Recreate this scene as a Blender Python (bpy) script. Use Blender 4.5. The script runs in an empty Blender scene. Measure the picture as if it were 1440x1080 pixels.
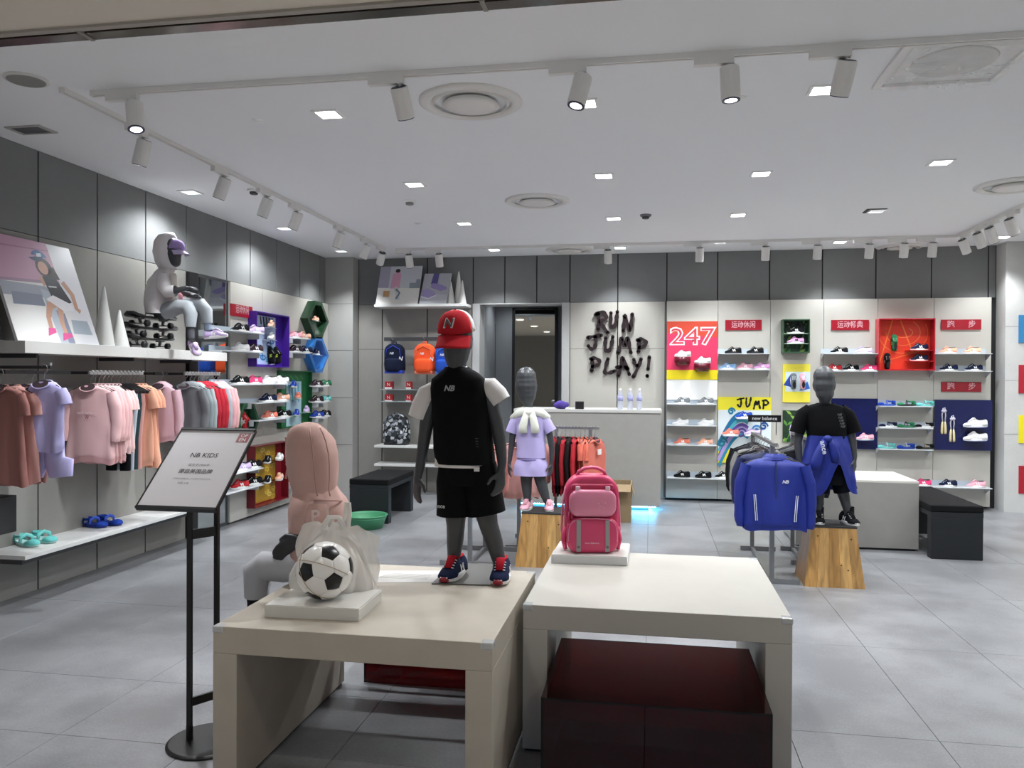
import bpy, bmesh, math, random
from mathutils import Vector, Matrix, noise
random.seed(7)
sc = bpy.context.scene
col = sc.collection
PI = math.pi

# ------------------------------------------------------------------ camera
CAM_H, FPX = 1.52, 1122.4
_y, _p, _r = math.radians(9.826), math.radians(.4153), math.radians(.2655)
CF = Vector((-math.sin(_y)*math.cos(_p), math.cos(_y)*math.cos(_p), -math.sin(_p)))
_R0 = Vector((math.cos(_y), math.sin(_y), 0)); _U0 = _R0.cross(CF)
CR = _R0*math.cos(_r) + _U0*math.sin(_r); CU = -_R0*math.sin(_r) + _U0*math.cos(_r)
CO = Vector((0, 0, CAM_H))
cd = bpy.data.cameras.new('camera'); cam = bpy.data.objects.new('camera', cd); col.objects.link(cam)
cam.matrix_world = Matrix(((CR.x, CU.x, -CF.x, 0), (CR.y, CU.y, -CF.y, 0), (CR.z, CU.z, -CF.z, CAM_H), (0, 0, 0, 1)))
cd.sensor_width = 36; cd.lens = FPX/1440*36; cd.clip_start = .05; cd.clip_end = 200
sc.camera = cam
def ray(x, y): return CF + CR*((x-720)/FPX) - CU*((y-540)/FPX)
def onz(x, y, z): d = ray(x, y); return CO + d*((z-CAM_H)/d.z)
def ony(x, y, Y): d = ray(x, y); return CO + d*(Y/d.y)
def onx(x, y, X): d = ray(x, y); return CO + d*(X/d.x)

# ------------------------------------------------------------------ world, exposure
w = bpy.data.worlds.new('mall_air'); sc.world = w; w.use_nodes = True
w.node_tree.nodes['Background'].inputs[0].default_value = (.86, .93, 1, 1)
w.node_tree.nodes['Background'].inputs[1].default_value = .22
sc.view_settings.view_transform = 'Standard'; sc.view_settings.look = 'None'
sc.view_settings.gamma = 1; sc.view_settings.use_curve_mapping = False
sc.view_settings.exposure = .68
DOWN_W, TRACK_W, MALL_W = 60, 36, 31
LIGHT_COL = (.93, .97, 1)

# ------------------------------------------------------------------ helpers
def lin(c):
    if isinstance(c, str):
        c = [int(c[i:i+2], 16)/255 for i in (0, 2, 4)]
        c = [v/12.92 if v <= .04045 else ((v+.055)/1.055)**2.4 for v in c]
    return (c[0], c[1], c[2], 1)
_mc = {}
def mat(c, rough=.6, metal=0, kind='', emit=0, alpha=1, spec=.5, bump=0, scale=20, var=0):
    """procedural material; var = colour variation by noise, bump = fine relief"""
    key = (str(c), rough, metal, kind, emit, alpha, spec, bump, scale, var)
    if key in _mc: return _mc[key]
    m = bpy.data.materials.new((kind or 'mat')+'_'+(c if isinstance(c, str) else 'c')); m.use_nodes = True
    n, l = m.node_tree.nodes, m.node_tree.links
    b = n['Principled BSDF']; C = lin(c)
    b.inputs['Base Color'].default_value = C; b.inputs['Roughness'].default_value = rough
    b.inputs['Metallic'].default_value = metal; b.inputs['Specular IOR Level'].default_value = spec
    b.inputs['Alpha'].default_value = alpha
    if emit:
        b.inputs['Emission Color'].default_value = C; b.inputs['Emission Strength'].default_value = emit
    if kind == 'acrylic':
        b.inputs['Transmission Weight'].default_value = 1; b.inputs['IOR'].default_value = 1.45
    if kind == 'glass':
        b.inputs['Transmission Weight'].default_value = 1; b.inputs['IOR'].default_value = 1.3
    tc = n.new('ShaderNodeTexCoord')
    if var or bump:
        nz = n.new('ShaderNodeTexNoise'); nz.inputs['Scale'].default_value = scale; nz.inputs['Detail'].default_value = 6
        l.new(tc.outputs['Object'], nz.inputs['Vector'])
        if var:
            r = n.new('ShaderNodeValToRGB'); r.color_ramp.elements[0].position = .3; r.color_ramp.elements[1].position = .7
            r.color_ramp.elements[0].color = tuple(v*(1-var) for v in C[:3])+(1,)
            r.color_ramp.elements[1].color = tuple(min(1, v*(1+var)) for v in C[:3])+(1,)
            l.new(nz.outputs['Fac'], r.inputs['Fac']); l.new(r.outputs['Color'], b.inputs['Base Color'])
        if bump:
            n2 = n.new('ShaderNodeTexNoise'); n2.inputs['Scale'].default_value = scale*6; n2.inputs['Detail'].default_value = 3
            l.new(tc.outputs['Object'], n2.inputs['Vector'])
            bp = n.new('ShaderNodeBump'); bp.inputs['Strength'].default_value = bump; bp.inputs['Distance'].default_value = .01
            l.new(n2.outputs['Fac'], bp.inputs['Height']); l.new(bp.outputs['Normal'], b.inputs['Normal'])
    if kind == 'wood':
        mp = n.new('ShaderNodeMapping'); mp.inputs['Scale'].default_value = (14, 14, 1.1)
        nz = n.new('ShaderNodeTexNoise'); nz.inputs['Scale'].default_value = 2.2; nz.inputs['Detail'].default_value = 7; nz.inputs['Distortion'].default_value = .8
        r = n.new('ShaderNodeValToRGB'); r.color_ramp.elements[0].position = .3; r.color_ramp.elements[1].position = .72
        r.color_ramp.elements[0].color = tuple(v*.62 for v in C[:3])+(1,); r.color_ramp.elements[1].color = tuple(min(1, v*1.25) for v in C[:3])+(1,)
        l.new(tc.outputs['Object'], mp.inputs['Vector']); l.new(mp.outputs['Vector'], nz.inputs['Vector'])
        l.new(nz.outputs['Fac'], r.inputs['Fac']); l.new(r.outputs['Color'], b.inputs['Base Color'])
    _mc[key] = m; return m
def fab(c): return mat(c, .9, kind='fabric', spec=.15, bump=.25, scale=60)
def concrete(c, rough=.75, var=.09, lo=.32, hi=.68):
    key = ('concrete', c, rough, var, lo)
    if key in _mc: return _mc[key]
    m = bpy.data.materials.new('concrete_'+c); m.use_nodes = True
    n, l = m.node_tree.nodes, m.node_tree.links; b = n['Principled BSDF']; C = lin(c)
    g = n.new('ShaderNodeNewGeometry')
    a = n.new('ShaderNodeTexNoise'); a.inputs['Scale'].default_value = 1.7; a.inputs['Detail'].default_value = 8; a.inputs['Roughness'].default_value = .65
    d = n.new('ShaderNodeTexNoise'); d.inputs['Scale'].default_value = 90; d.inputs['Detail'].default_value = 3
    l.new(g.outputs['Position'], a.inputs['Vector']); l.new(g.outputs['Position'], d.inputs['Vector'])
    mx = n.new('ShaderNodeMix'); mx.data_type = 'FLOAT'; mx.inputs[0].default_value = .25
    l.new(a.outputs['Fac'], mx.inputs[2]); l.new(d.outputs['Fac'], mx.inputs[3])
    r = n.new('ShaderNodeValToRGB'); r.color_ramp.elements[0].position = lo; r.color_ramp.elements[1].position = hi
    r.color_ramp.elements[0].color = tuple(v*(1-var) for v in C[:3])+(1,); r.color_ramp.elements[1].color = tuple(v*(1+var) for v in C[:3])+(1,)
    l.new(mx.outputs[0], r.inputs['Fac']); l.new(r.outputs['Color'], b.inputs['Base Color'])
    rr = n.new('ShaderNodeMapRange'); rr.inputs['To Min'].default_value = rough-.1; rr.inputs['To Max'].default_value = rough+.1
    l.new(a.outputs['Fac'], rr.inputs['Value']); l.new(rr.outputs[0], b.inputs['Roughness'])
    bp = n.new('ShaderNodeBump'); bp.inputs['Strength'].default_value = .06; bp.inputs['Distance'].default_value = .005
    l.new(d.outputs['Fac'], bp.inputs['Height']); l.new(bp.outputs['Normal'], b.inputs['Normal'])
    _mc[key] = m; return m
def print_mat(rough=.45):
    key = ('print', rough)
    if key in _mc: return _mc[key]
    m = bpy.data.materials.new('printed_board'); m.use_nodes = True
    n, l = m.node_tree.nodes, m.node_tree.links; b = n['Principled BSDF']
    a = n.new('ShaderNodeAttribute'); a.attribute_name = 'Col'
    l.new(a.outputs['Color'], b.inputs['Base Color']); b.inputs['Roughness'].default_value = rough
    _mc[key] = m; return m

class MB:
    def __init__(s): s.v = []; s.f = []; s.c = []
    def add(s, vs, fs, c=None):
        o = len(s.v); s.v += [tuple(p) for p in vs]; s.f += [tuple(i+o for i in f) for f in fs]; s.c += [c]*len(fs); return s
    def box(s, x0, x1, y0, y1, z0, z1, M=None):
        vs = [Vector((x, y, z)) for z in (z0, z1) for y in (y0, y1) for x in (x0, x1)]
        if M: vs = [M @ p for p in vs]
        return s.add(vs, [(0, 2, 3, 1), (4, 5, 7, 6), (0, 1, 5, 4), (2, 6, 7, 3), (0, 4, 6, 2), (1, 3, 7, 5)])
    def loft(s, rings, cap=True, closed=True):
        o = len(s.v); n = len(rings[0])
        for r in rings: s.v += [tuple(p) for p in r]
        k = n if closed else n-1
        for i in range(len(rings)-1):
            for j in range(k):
                a = o+i*n+j; b = o+i*n+(j+1) % n
                s.f.append((a, b, b+n, a+n)); s.c.append(None)
        if cap in (True, 'start'): s.f.append(tuple(o+j for j in range(n))[::-1]); s.c.append(None)
        if cap in (True, 'end'): s.f.append(tuple(o+(len(rings)-1)*n+j for j in range(n))); s.c.append(None)
        return s
    def tube(s, pts, rs, n=10, cap=True, ref=None):
        """rs: number, list of numbers or list of (ra, rb); ra along ref x tangent"""
        pts = [Vector(p) for p in pts]
        if not isinstance(rs, (list, tuple)): rs = [rs]*len(pts)
        rings = []; up = Vector(ref) if ref else None
        for i, p in enumerate(pts):
            t = (pts[min(i+1, len(pts)-1)]-pts[max(i-1, 0)]).normalized()
            u = up if up else (Vector((0, 0, 1)) if abs(t.z) < .9 else Vector((0, 1, 0)))
            a = t.cross(u); a = a.normalized() if a.length > 1e-6 else Vector((1, 0, 0)); b = a.cross(t).normalized()
            if not ref: up = b
            ra, rb = rs[i] if isinstance(rs[i], (list, tuple)) else (rs[i], rs[i])
            rings.append([p+a*ra*math.cos(2*PI*k/n)+b*rb*math.sin(2*PI*k/n) for k in range(n)])
        return s.loft(rings, cap)
    def cyl(s, p0, p1, r0, r1=None, n=16): return s.tube([p0, p1], [r0, r0 if r1 is None else r1], n)
    def ball(s, c, r, nu=12, nv=8):
        rx, ry, rz = r if isinstance(r, (list, tuple)) else (r, r, r)
        rings = []
        for i in range(nv+1):
            t = PI*i/nv
            t = min(max(t, .02), PI-.02)
            rings.append([(c[0]+rx*math.sin(t)*math.cos(2*PI*k/nu), c[1]+ry*math.sin(t)*math.sin(2*PI*k/nu), c[2]-rz*math.cos(t)) for k in range(nu)])
        return s.loft(rings)
    def ell(s, c, rx, ry, n=24, e=2.0, rot=0):
        pts = []
        for k in range(n):
            a = 2*PI*k/n; x, y = math.cos(a), math.sin(a)
            X = rx*math.copysign(abs(x)**(2/e), x); Y = ry*math.copysign(abs(y)**(2/e), y)
            cr, sr = math.cos(rot), math.sin(rot)
            pts.append((c[0]+X*cr-Y*sr, c[1]+X*sr+Y*cr, c[2]))
        return pts
    def prism(s, outline, z0, z1, M=None):
        a = [Vector((p[0], p[1], z0)) for p in outline]; b = [Vector((p[0], p[1], z1)) for p in outline]
        if M: a = [M @ p for p in a]; b = [M @ p for p in b]
        return s.loft([a, b])
    def build(s, name, m, parent=None, smooth=False, bevel=0, sub=0, solid=0, segs=2):
        me = bpy.data.meshes.new(name); me.from_pydata(s.v, [], s.f); me.validate()
        bm = bmesh.new(); bm.from_mesh(me); bmesh.ops.recalc_face_normals(bm, faces=bm.faces); bm.to_mesh(me); bm.free()
        if any(c is not None for c in s.c):
            at = me.color_attributes.new('Col', 'FLOAT_COLOR', 'CORNER')
            for p, c in zip(me.polygons, s.c):
                for li in p.loop_indices: at.data[li].color = lin(c or 'ffffff')
        o = bpy.data.objects.new(name, me); col.objects.link(o); me.materials.append(m)
        if smooth:
            me.polygons.foreach_set('use_smooth', [True]*len(me.polygons))
        if bevel:
            b = o.modifiers.new('bevel', 'BEVEL'); b.width = bevel; b.segments = segs; b.limit_method = 'ANGLE'; b.harden_normals = False
        if solid:
            q = o.modifiers.new('thick', 'SOLIDIFY'); q.thickness = solid; q.offset = 0
        if sub:
            q = o.modifiers.new('sub', 'SUBSURF'); q.levels = sub; q.render_levels = sub
        if parent: o.parent = parent
        return o
def root(name, label, cat, loc=(0, 0, 0), rz=0, group=None):
    o = bpy.data.objects.new(name, None); col.objects.link(o); o.empty_display_size = .05
    o.location = loc; o.rotation_euler = (0, 0, rz); return tag(o, label, cat, group)
def tag(o, label=None, cat=None, group=None, kind=None):
    if label: o['label'] = label
    if cat: o['category'] = cat
    if group: o['group'] = group
    if kind: o['kind'] = kind
    return o
def struct(o): o['kind'] = 'structure'; return o
def share(name, me_obj, m, parent, loc=(0, 0, 0), rot=(0, 0, 0), scale=(1, 1, 1)):
    """another object on the same mesh data, with its own material"""
    o = bpy.data.objects.new(name, me_obj if isinstance(me_obj, bpy.types.Mesh) else me_obj.data); col.objects.link(o)
    if m is not None:
        o.material_slots[0].link = 'OBJECT'; o.material_slots[0].material = m
    o.location = loc; o.rotation_euler = rot; o.scale = scale
    if parent: o.parent = parent
    return o
def meshdata(mb, name, m, smooth=False):
    o = mb.build(name, m, None, smooth); me = o.data; bpy.data.objects.remove(o); return me
_tx = {}
def text_mesh(txt, size=1, ext=.0, shear=0, bold=0, align='CENTER'):
    key = (txt, size, ext, shear, bold, align)
    if key in _tx: return _tx[key]
    cu = bpy.data.curves.new('lettering', 'FONT'); cu.body = txt; cu.size = size; cu.extrude = ext; cu.shear = shear
    cu.offset = bold; cu.align_x = align; cu.align_y = 'CENTER'; cu.resolution_u = 2
    o = bpy.data.objects.new('lettering', cu); col.objects.link(o)
    dg = bpy.context.evaluated_depsgraph_get(); me = bpy.data.meshes.new_from_object(o.evaluated_get(dg))
    bpy.data.objects.remove(o); me.materials.clear(); me.materials.append(mat('ffffff'))
    _tx[key] = me; return me
def text(txt, m, parent, loc, rot=(PI/2, 0, 0), size=.1, width=None, ext=.0005, shear=0, bold=0, name='lettering', height=None):
    me = text_mesh(txt, 1, 0, shear, bold)
    xs = [v.co.x for v in me.vertices]; ys = [v.co.y for v in me.vertices]
    s = size
    if width and xs: s = width/(max(xs)-min(xs))
    o = share(name, me, m, parent, loc, rot, (s, s if not height else height/(max(ys)-min(ys)), s)); return o
WHITE = mat('f2f2f0', .5)
BLACK = mat('0c0c0e', .5)
def vec(*a): return Vector(a)
def fold(o, amp=.006, freq=14, zs=.35, seed=0):
    """push vertices along their normals by stretched noise: soft cloth folds"""
    me = o.data
    ns = [v.normal.copy() for v in me.vertices]
    for v, nn in zip(me.vertices, ns):
        q = Vector((v.co.x*freq+seed*3.1, v.co.y*freq+seed, v.co.z*freq*zs))
        v.co += nn*amp*(noise.noise(q)+.5*noise.noise(q*2.3))
    return o
# ------------------------------------------------------------------ structure
XL, XR, YB, ZC, YF = -4.29, 4.38, 10.3, 3.12, 3.4
M_WALL_SHADED = concrete('7c7d7d'); M_WALL = concrete('918f8a'); M_PALE = concrete('bdbab2', .6, .04)  # upper panels are the same concrete, darkened where the spotlights miss them
M_TILE = concrete('858689', .38, .17, .42, .58); M_CEIL = mat('f1f2f4', .85, spec=.2); M_SEAM = mat('1c1b1c', .8)
M_TAUPE = mat('9a948a', .6, kind='laminate', var=.05, scale=30); M_LAMW = mat('cfccc6', .45, kind='laminate', var=.02, scale=40)

fl = struct(MB().box(-7, 7, -7, YB+2.3, -.12, -.011).build('floor', mat('626264', .8)))
tile_me = {}; M_MALL_BOUNCE = concrete('dcd4c8', .4, .05)  # unseen mall tiles, made pale to bounce light onto the mall ceiling
def tile(x0, x1, y0, y1):
    k = (round(x1-x0, 3), round(y1-y0, 3))
    if k not in tile_me:
        bmx = MB(); a, b = k[0]-.0025, k[1]-.0025; e = .0008
        bmx.loft([[(0, 0, -.011), (a, 0, -.011), (a, b, -.011), (0, b, -.011)], [(0, 0, -e), (a, 0, -e), (a, b, -e), (0, b, -e)],
                  [(e, e, 0), (a-e, e, 0), (a-e, b-e, 0), (e, b-e, 0)]])
        tile_me[k] = meshdata(bmx, 'tile', M_TILE)
    share('tile', tile_me[k], M_MALL_BOUNCE if y0 < 1.7 else None, fl, (x0, y0, 0))
YT = [-7, -3.4, .6, 1.8, 2.4, 3.0, 3.61, 4.815, 6.025, 7.235, 8.445, 9.655, 10.3, 12.6]
for j in range(len(YT)-1):
    xs = [1.21+.612*k for k in range(-9, 6)]
    if YT[j] < 1.8: xs = [-7, -3.3, 0, 3.3, 7]
    else: xs = [-7 if YT[j] < 3 else XL] + xs + [7 if YT[j] < 3 else XR]
    for i in range(len(xs)-1): tile(xs[i], xs[i+1], YT[j], YT[j+1])

ce = struct(MB().box(-7, 7, YF, YB+2.3, ZC, ZC+.12).build('ceiling', M_CEIL))
mc = struct(MB().box(-7, 7, -7, YF-.14, ZC, ZC+.12).build('ceiling_mall', mat('dcd3c6', .85, spec=.2)))
# shop-front shutter slot
t1 = struct(MB().box(-7, 7, YF-.14, YF-.105, ZC-.012, ZC+.1).build('trim_1', mat('a39c92', .5)))
t2 = struct(MB().box(-7, 7, YF-.105, YF-.075, ZC+.05, ZC+.1).build('trim_2', mat('151314', .8)))
t3 = struct(MB().box(-7, 7, YF-.075, YF, ZC-.006, ZC+.1).build('trim_3', mat('6d665e', .18, .85)))
for x in (-2.62, -.72, 1.4): struct(MB().box(x, x+.02, YF-.11, YF, ZC-.012, ZC+.02).build('trim_4', mat('8d877e', .4)))

# left wall: backing + panels with dark open joints
wl = struct(MB().box(XL-.16, XL-.012, YF-.1, YB+.1, 0, ZC).build('wall_left', M_SEAM))
JY = [3.3, 3.79, 4.405, 5.02, 5.635, 6.245, 6.855, 7.58]
J2 = [7.58, 8.07, 8.69, 9.31, 9.92, 10.3]
g = .007
def panelx(y0, y1, z0, z1, m, t=.0, wall=wl):
    return MB().box(XL-.012, XL+t, y0+g, y1-g, z0, z1).build('wall_panel', m, wall, bevel=.0015, segs=1)
for y0, y1 in zip(JY[:-1], JY[1:]):
    if y1 < 7.5:
        panelx(y0, y1, 0, 2.508, M_WALL)
    panelx(y0, y1, 2.512, ZC, M_WALL_SHADED)
for y0, y1 in zip(J2[:-1], J2[1:]): panelx(y0, y1, 2.512, ZC, M_WALL_SHADED)
for y0, y1 in ((7.58, 8.27), (8.27, 8.885), (8.885, 9.5), (9.5, 10.1)):
    MB().box(XL-.012, XL+.04, y0+.002, y1-.002, .02, 2.5).build('wall_panel', M_PALE, wl, bevel=.001, segs=1)
struct(MB().box(XL, XL+.39, 10.1, YB, 0, ZC).build('wall_pier', concrete('a8a7a3')))
for z in (.62, 1.25, 1.88, 2.5): struct(MB().box(XL+.001, XL+.391, 10.0985, 10.1, z, z+.004).build('trim_5', M_SEAM))

# back wall
wb = struct(MB().box(XL-.16, -2.31, YB+.012, YB+.16, 0, ZC).box(-2.31, -1.03, YB+.012, YB+.16, 2.5, ZC).box(-1.03, XR+.16, YB+.012, YB+.16, 0, ZC).build('wall_back', M_SEAM))
def panely(x0, x1, z0, z1, m, t=0.):
    return MB().box(x0+g, x1-g, YB-t, YB+.012, z0, z1).build('wall_panel', m, wb, bevel=.0015, segs=1)
JX = [-3.9, -3.56, -2.935, -2.31, -1.886, -1.463, -1.03, -.416, .2, .825, 1.45, 2.072, 2.69, 3.317, 3.945, 4.03]
for x0, x1 in zip(JX[:-1], JX[1:]):
    panely(x0, x1, 2.504, ZC, M_WALL_SHADED)
    if x1 <= -2.3: panely(x0, x1, 0, 1.9, M_WALL); panely(x0, x1, 1.904, 2.5, M_WALL)
    if -1.04 < x0 < .1: panely(x0, x1, 0, 1.9, M_PALE); panely(x0, x1, 1.904, 2.5, M_PALE)
# shoe display plates on the back wall
for i in range(6):
    MB().box(JX[8+i]+.002, JX[9+i]-.002, YB-.1, YB+.012, .03, 2.495).build('wall_panel', M_PALE, wb, bevel=.001, segs=1)
MB().box(.175, .2, YB-.1, YB+.012, .03, 2.495).build('end_strip', mat('4a4a4c', .5), wb)
wr = struct(MB().box(XR, XR+.15, YF-.1, YB+.1, 0, ZC).build('wall_right', M_PALE))
struct(MB().box(4.03, XR, 10.04, YB, 0, ZC).build('wall_pier', concrete('c4c4c2')))
for z in (.9, 1.52, 2.14): struct(MB().box(4.029, XR, 10.0385, 10.04, z, z+.004).build('trim_6', mat('6a6a6a')))
for c, (ya, yb2) in (('2f7db0', (443, 482)), ('a8182c', (513, 553)), ('e6d81e', (584, 623)), ('a8182c', (655, 694))):
    a = ony(1433, ya, 10.03); b = ony(1433, yb2, 10.03)
    tag(MB().box(a.x, a.x+.13, 10.028, 10.04, b.z, a.z).build('colour_panel', mat(c, .35)),
        {'2f7db0': 'small blue square panel on the corner pier', 'e6d81e': 'small yellow square panel on the corner pier'}.get(c, 'small red square panel on the corner pier, %s the yellow one' % ('above' if ya < 550 else 'below')), 'panel')

# portal to the fitting-room passage
PX0, PX1 = -2.215, -1.13
fr = mat('b9b9b8', .5)
dr = struct(MB().box(-2.31, PX0, YB-.03, YB+.3, 0, 2.5).box(PX1, -1.03, YB-.03, YB+.3, 0, 2.5).box(PX0, PX1, YB-.03, YB+.3, 2.485, 2.5).build('door_1', fr, bevel=.002))
YM = 11.35
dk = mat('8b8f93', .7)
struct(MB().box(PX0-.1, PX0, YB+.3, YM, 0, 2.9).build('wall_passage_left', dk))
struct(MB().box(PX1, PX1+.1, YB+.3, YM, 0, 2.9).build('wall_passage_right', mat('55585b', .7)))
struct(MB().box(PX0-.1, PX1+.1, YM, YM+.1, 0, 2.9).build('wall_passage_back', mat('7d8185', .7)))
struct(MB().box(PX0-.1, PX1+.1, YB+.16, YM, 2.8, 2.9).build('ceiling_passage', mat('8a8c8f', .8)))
a = ony(678, 456, YM); b = ony(697, 456, YM)
d2 = struct(MB().box(a.x, b.x, YM-.012, YM, 0, a.z).build('door_2', mat('0d0d10', .5)))
MB().box(b.x-.03, b.x-.015, YM-.05, YM-.012, 1.0, 1.12).build('door_handle', mat('777777', .3, 1), d2)
MIR = mat('e4eaec', .02, 1)
m0 = ony(724, 500, YM-.03).x; m1 = ony(780, 500, YM-.03).x
r = root('wall_mirror', 'tall narrow mirror in the fitting room passage reflecting the ceiling', 'mirror', ((m0+m1)/2, YM, .15))
hw = (m1-m0)/2
MB().box(-hw, hw, -.03, -.02, 0, 2.35).build('mirror_glass', MIR, r)
MB().box(-hw-.04, -hw, -.04, 0, -.03, 2.38).box(hw, hw+.04, -.04, 0, -.03, 2.38).box(-hw-.04, hw+.04, -.04, 0, 2.35, 2.38).box(-hw, hw, -.02, 0, -.03, 2.35).build('mirror_frame', BLACK, r)

r = root('downlight', 'added round downlight, unseen, brightening the fitting room passage', 'downlight', (-1.9, 10.95, 2.8))  # unseen lamp, added to brighten the passage
MB().tube([(0, 0, 0), (0, 0, -.004)], .05, 20).build('diffuser', mat('ffffff', .5, emit=6), r); MB().tube([(0, 0, .0), (0, 0, -.003)], .065, 20).build('frame', WHITE, r); PASS_FILL = r
# mirror module in the left wall
r = root('wall_mirror', 'full height mirror in a dark metal frame set into the panelled wall', 'mirror', (XL, 7.2175, 0))
MB().box(-.012, .012, -.21, .345, .03, 2.48).build('mirror_glass', mat('c4cbcc', .03, 1), r)
MB().box(-.012, .03, -.355, -.21, .0, 2.505).build('side_post', mat('1b1b1d', .4), r)
MB().box(-.012, .02, -.21, -.19, .03, 2.48).box(-.012, .02, .345, .357, 0, 2.505).box(-.012, .02, -.21, .345, 2.48, 2.505).box(-.012, .02, -.21, .345, 0, .03).build('mirror_frame', mat('6c6e70', .3, .8), r)

# mall side, seen only in the mirrors: opposite shop front, lit screen, lamps
struct(MB().box(-7, 7, -7.2, -7, 0, 3.12).build('wall_mall_opposite', mat('8a847c', .7)))
tag(MB().box(-1.2, 1.6, -6.98, -6.9, 1.9, 2.7).build('light_box', mat('3aa0f0', .4, emit=2.2)), 'blue backlit light box on the shop front across the mall', 'light box')
tag(MB().box(1.9, 3.4, -6.98, -6.9, .9, 2.6).build('light_box', mat('f4f4f0', .4, emit=1.5)), 'white backlit light box on the shop front across the mall', 'light box')
MALLS = []
for x in (-3.5, -1.2, 1.2, 3.5):
    for y in (-4.5, -1.5, 1.2):
        r = root('mall_downlight', 'square recessed mall downlight in the beige corridor ceiling', 'downlight', (x, y, ZC), 0, 'mall corridor downlights'); MALLS.append(r)
        MB().box(-.1, .1, -.1, .1, -.006, .004).build('diffuser', mat('fff6e8', .5, emit=4), r)
        MB().box(-.12, .12, .1, .12, -.01, .004).box(-.12, .12, -.12, -.1, -.01, .004).box(-.12, -.1, -.1, .1, -.01, .004).box(.1, .12, -.1, .1, -.01, .004).build('frame', WHITE, r)

# ------------------------------------------------------------------ ceiling fittings
def spot(parent, loc, target, watts, cone, blend=.6, rad=.04, c=LIGHT_COL):
    L = bpy.data.lights.new('lamp', 'SPOT'); L.energy = watts; L.spot_size = math.radians(cone); L.spot_blend = blend; L.shadow_soft_size = rad; L.color = c
    o = bpy.data.objects.new('lamp', L); col.objects.link(o); o.parent = parent; o.location = loc
    o.rotation_euler = (Vector(target)-Vector(loc)).to_track_quat('-Z', 'Y').to_euler(); return o
for r in MALLS: spot(r, (0, 0, -.02), (0, 0, -1), MALL_W, 125, .8, .1, (1, .95, .88))
spot(PASS_FILL, (0, 0, -.02), (0, 0, -1), 16, 120, .8, .05)
DL = [(462,160),(583,259),(653,314),(849,247),(863,307),(1070,244),(1038,302),(1323,228),(1158,126),(822,145),(268,270),(400,321),(480,353),(695,351),(872,348),(1013,340),(1181,340),(1411,333)]
dl_glow = meshdata(MB().box(-.062, .062, -.062, .062, -.003, .004), 'diffuser', mat('ffffff', .5, emit=9))
q = MB()
for x0, x1, y0, y1 in ((-.08, .08, .062, .08), (-.08, .08, -.08, -.062), (-.08, -.062, -.062, .062), (.062, .08, -.062, .062)): q.box(x0, x1, y0, y1, -.008, .004)
dl_fr = meshdata(q, 'frame', WHITE)
dim = (10, 11, 12)
def rowlab(y): return 'in the row just behind the front track' if y < 5.2 else 'in the row before the middle diffuser' if y < 7 else 'in the row behind the middle diffuser' if y < 9 else 'in the row along the back track'
for i, p in enumerate(DL):
    P = onz(*p, ZC)
    r = root('downlight', 'square recessed ceiling downlight beside the grey panelled side wall' if i in dim else 'square recessed ceiling downlight '+rowlab(P.y), 'downlight', P, 0, 'ceiling downlights by the side wall' if i in dim else 'downlights '+rowlab(P.y))
    share('diffuser', dl_glow, mat('dfe6e8', .5, emit=1.6) if i in dim else None, r); share('frame', dl_fr, None, r)
    spot(r, (0, 0, -.02), (0, 0, -1), DOWN_W*(.8 if i in dim else 1), 105 if P.y > 9.2 else 150, .6, .06)
# more of the same grid right of the frame
for p in ((2.1, 4.64), (2.1, 8.03), (3.86, 6.35), (3.86, 8.05)):
    r = root('downlight', 'square recessed ceiling downlight '+rowlab(p[1]), 'downlight', (p[0], p[1], ZC), 0, 'downlights '+rowlab(p[1]))
    share('diffuser', dl_glow, None, r); share('frame', dl_fr, None, r); spot(r, (0, 0, -.02), (0, 0, -1), DOWN_W, 150, .6, .06)

WMET = mat('e2e0dc', .45)
def track(name, p0, p1, label):
    p0 = Vector(p0); p1 = Vector(p1); d = p1-p0; L = d.length; a = math.atan2(d.y, d.x)
    r = root(name, label, 'lighting track', (p0.x, p0.y, ZC), a)
    MB().box(0, L, -.017, -.005, -.028, 0).box(0, L, .005, .017, -.028, 0).box(0, L, -.005, .005, -.012, 0).build('rail', WMET, r)
    MB().box(-.01, .0, -.018, .018, -.03, 0).build('end_cap', WMET, r); MB().box(L, L+.01, -.018, .018, -.03, 0).build('end_cap', WMET, r)
    return a
TY, TXL, TXR, TYB = 4.025, -3.22, 3.32, 9.5
af = track('lighting_track', (-3.09, TY, 0), (4.2, TY, 0), 'white lighting track across the front of the shop ceiling')
al = track('lighting_track', (TXL, 3.95, 0), (TXL, 9.36, 0), 'white lighting track running along the ceiling above the clothes wall')
ab = track('lighting_track', (-3.1, TYB, 0), (3.3, TYB, 0), 'white lighting track along the ceiling before the back wall')
ar = track('lighting_track', (TXR, 4.4, 0), (TXR, 9.45, 0), 'white lighting track along the ceiling above the pier with colour squares')
hb = MB(); hb.tube([(0, 0, .08), (0, 0, .076), (0, 0, -.074), (0, 0, -.08)], [.043, .047, .047, .044], 24)
H_BODY = meshdata(hb, 'lamp_housing', WMET, False)
H_RING = meshdata(MB().tube([(0, 0, .0805), (0, 0, .083)], [.041, .038], 24), 'vent_ring', mat('4a4b4d', .5))
H_LENS = meshdata(MB().tube([(0, 0, -.083), (0, 0, -.0795)], [.03, .04], 24), 'lens', mat('ffffff', .3, emit=3))
H_BEZ = meshdata(MB().loft([[(r_*math.cos(k*PI/12), r_*math.sin(k*PI/12), z) for k in range(24)] for r_, z in ((.044, -.08), (.044, -.084), (.031, -.084), (.031, -.08))], False), 'bezel', mat('3a3f58', .3, .4))
H_NECK = meshdata(MB().tube([(0, 0, -.03), (0, 0, -.085)], .008, 10).tube([(0, 0, -.055), (0, 0, -.067)], .016, 12), 'neck', WMET)
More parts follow.
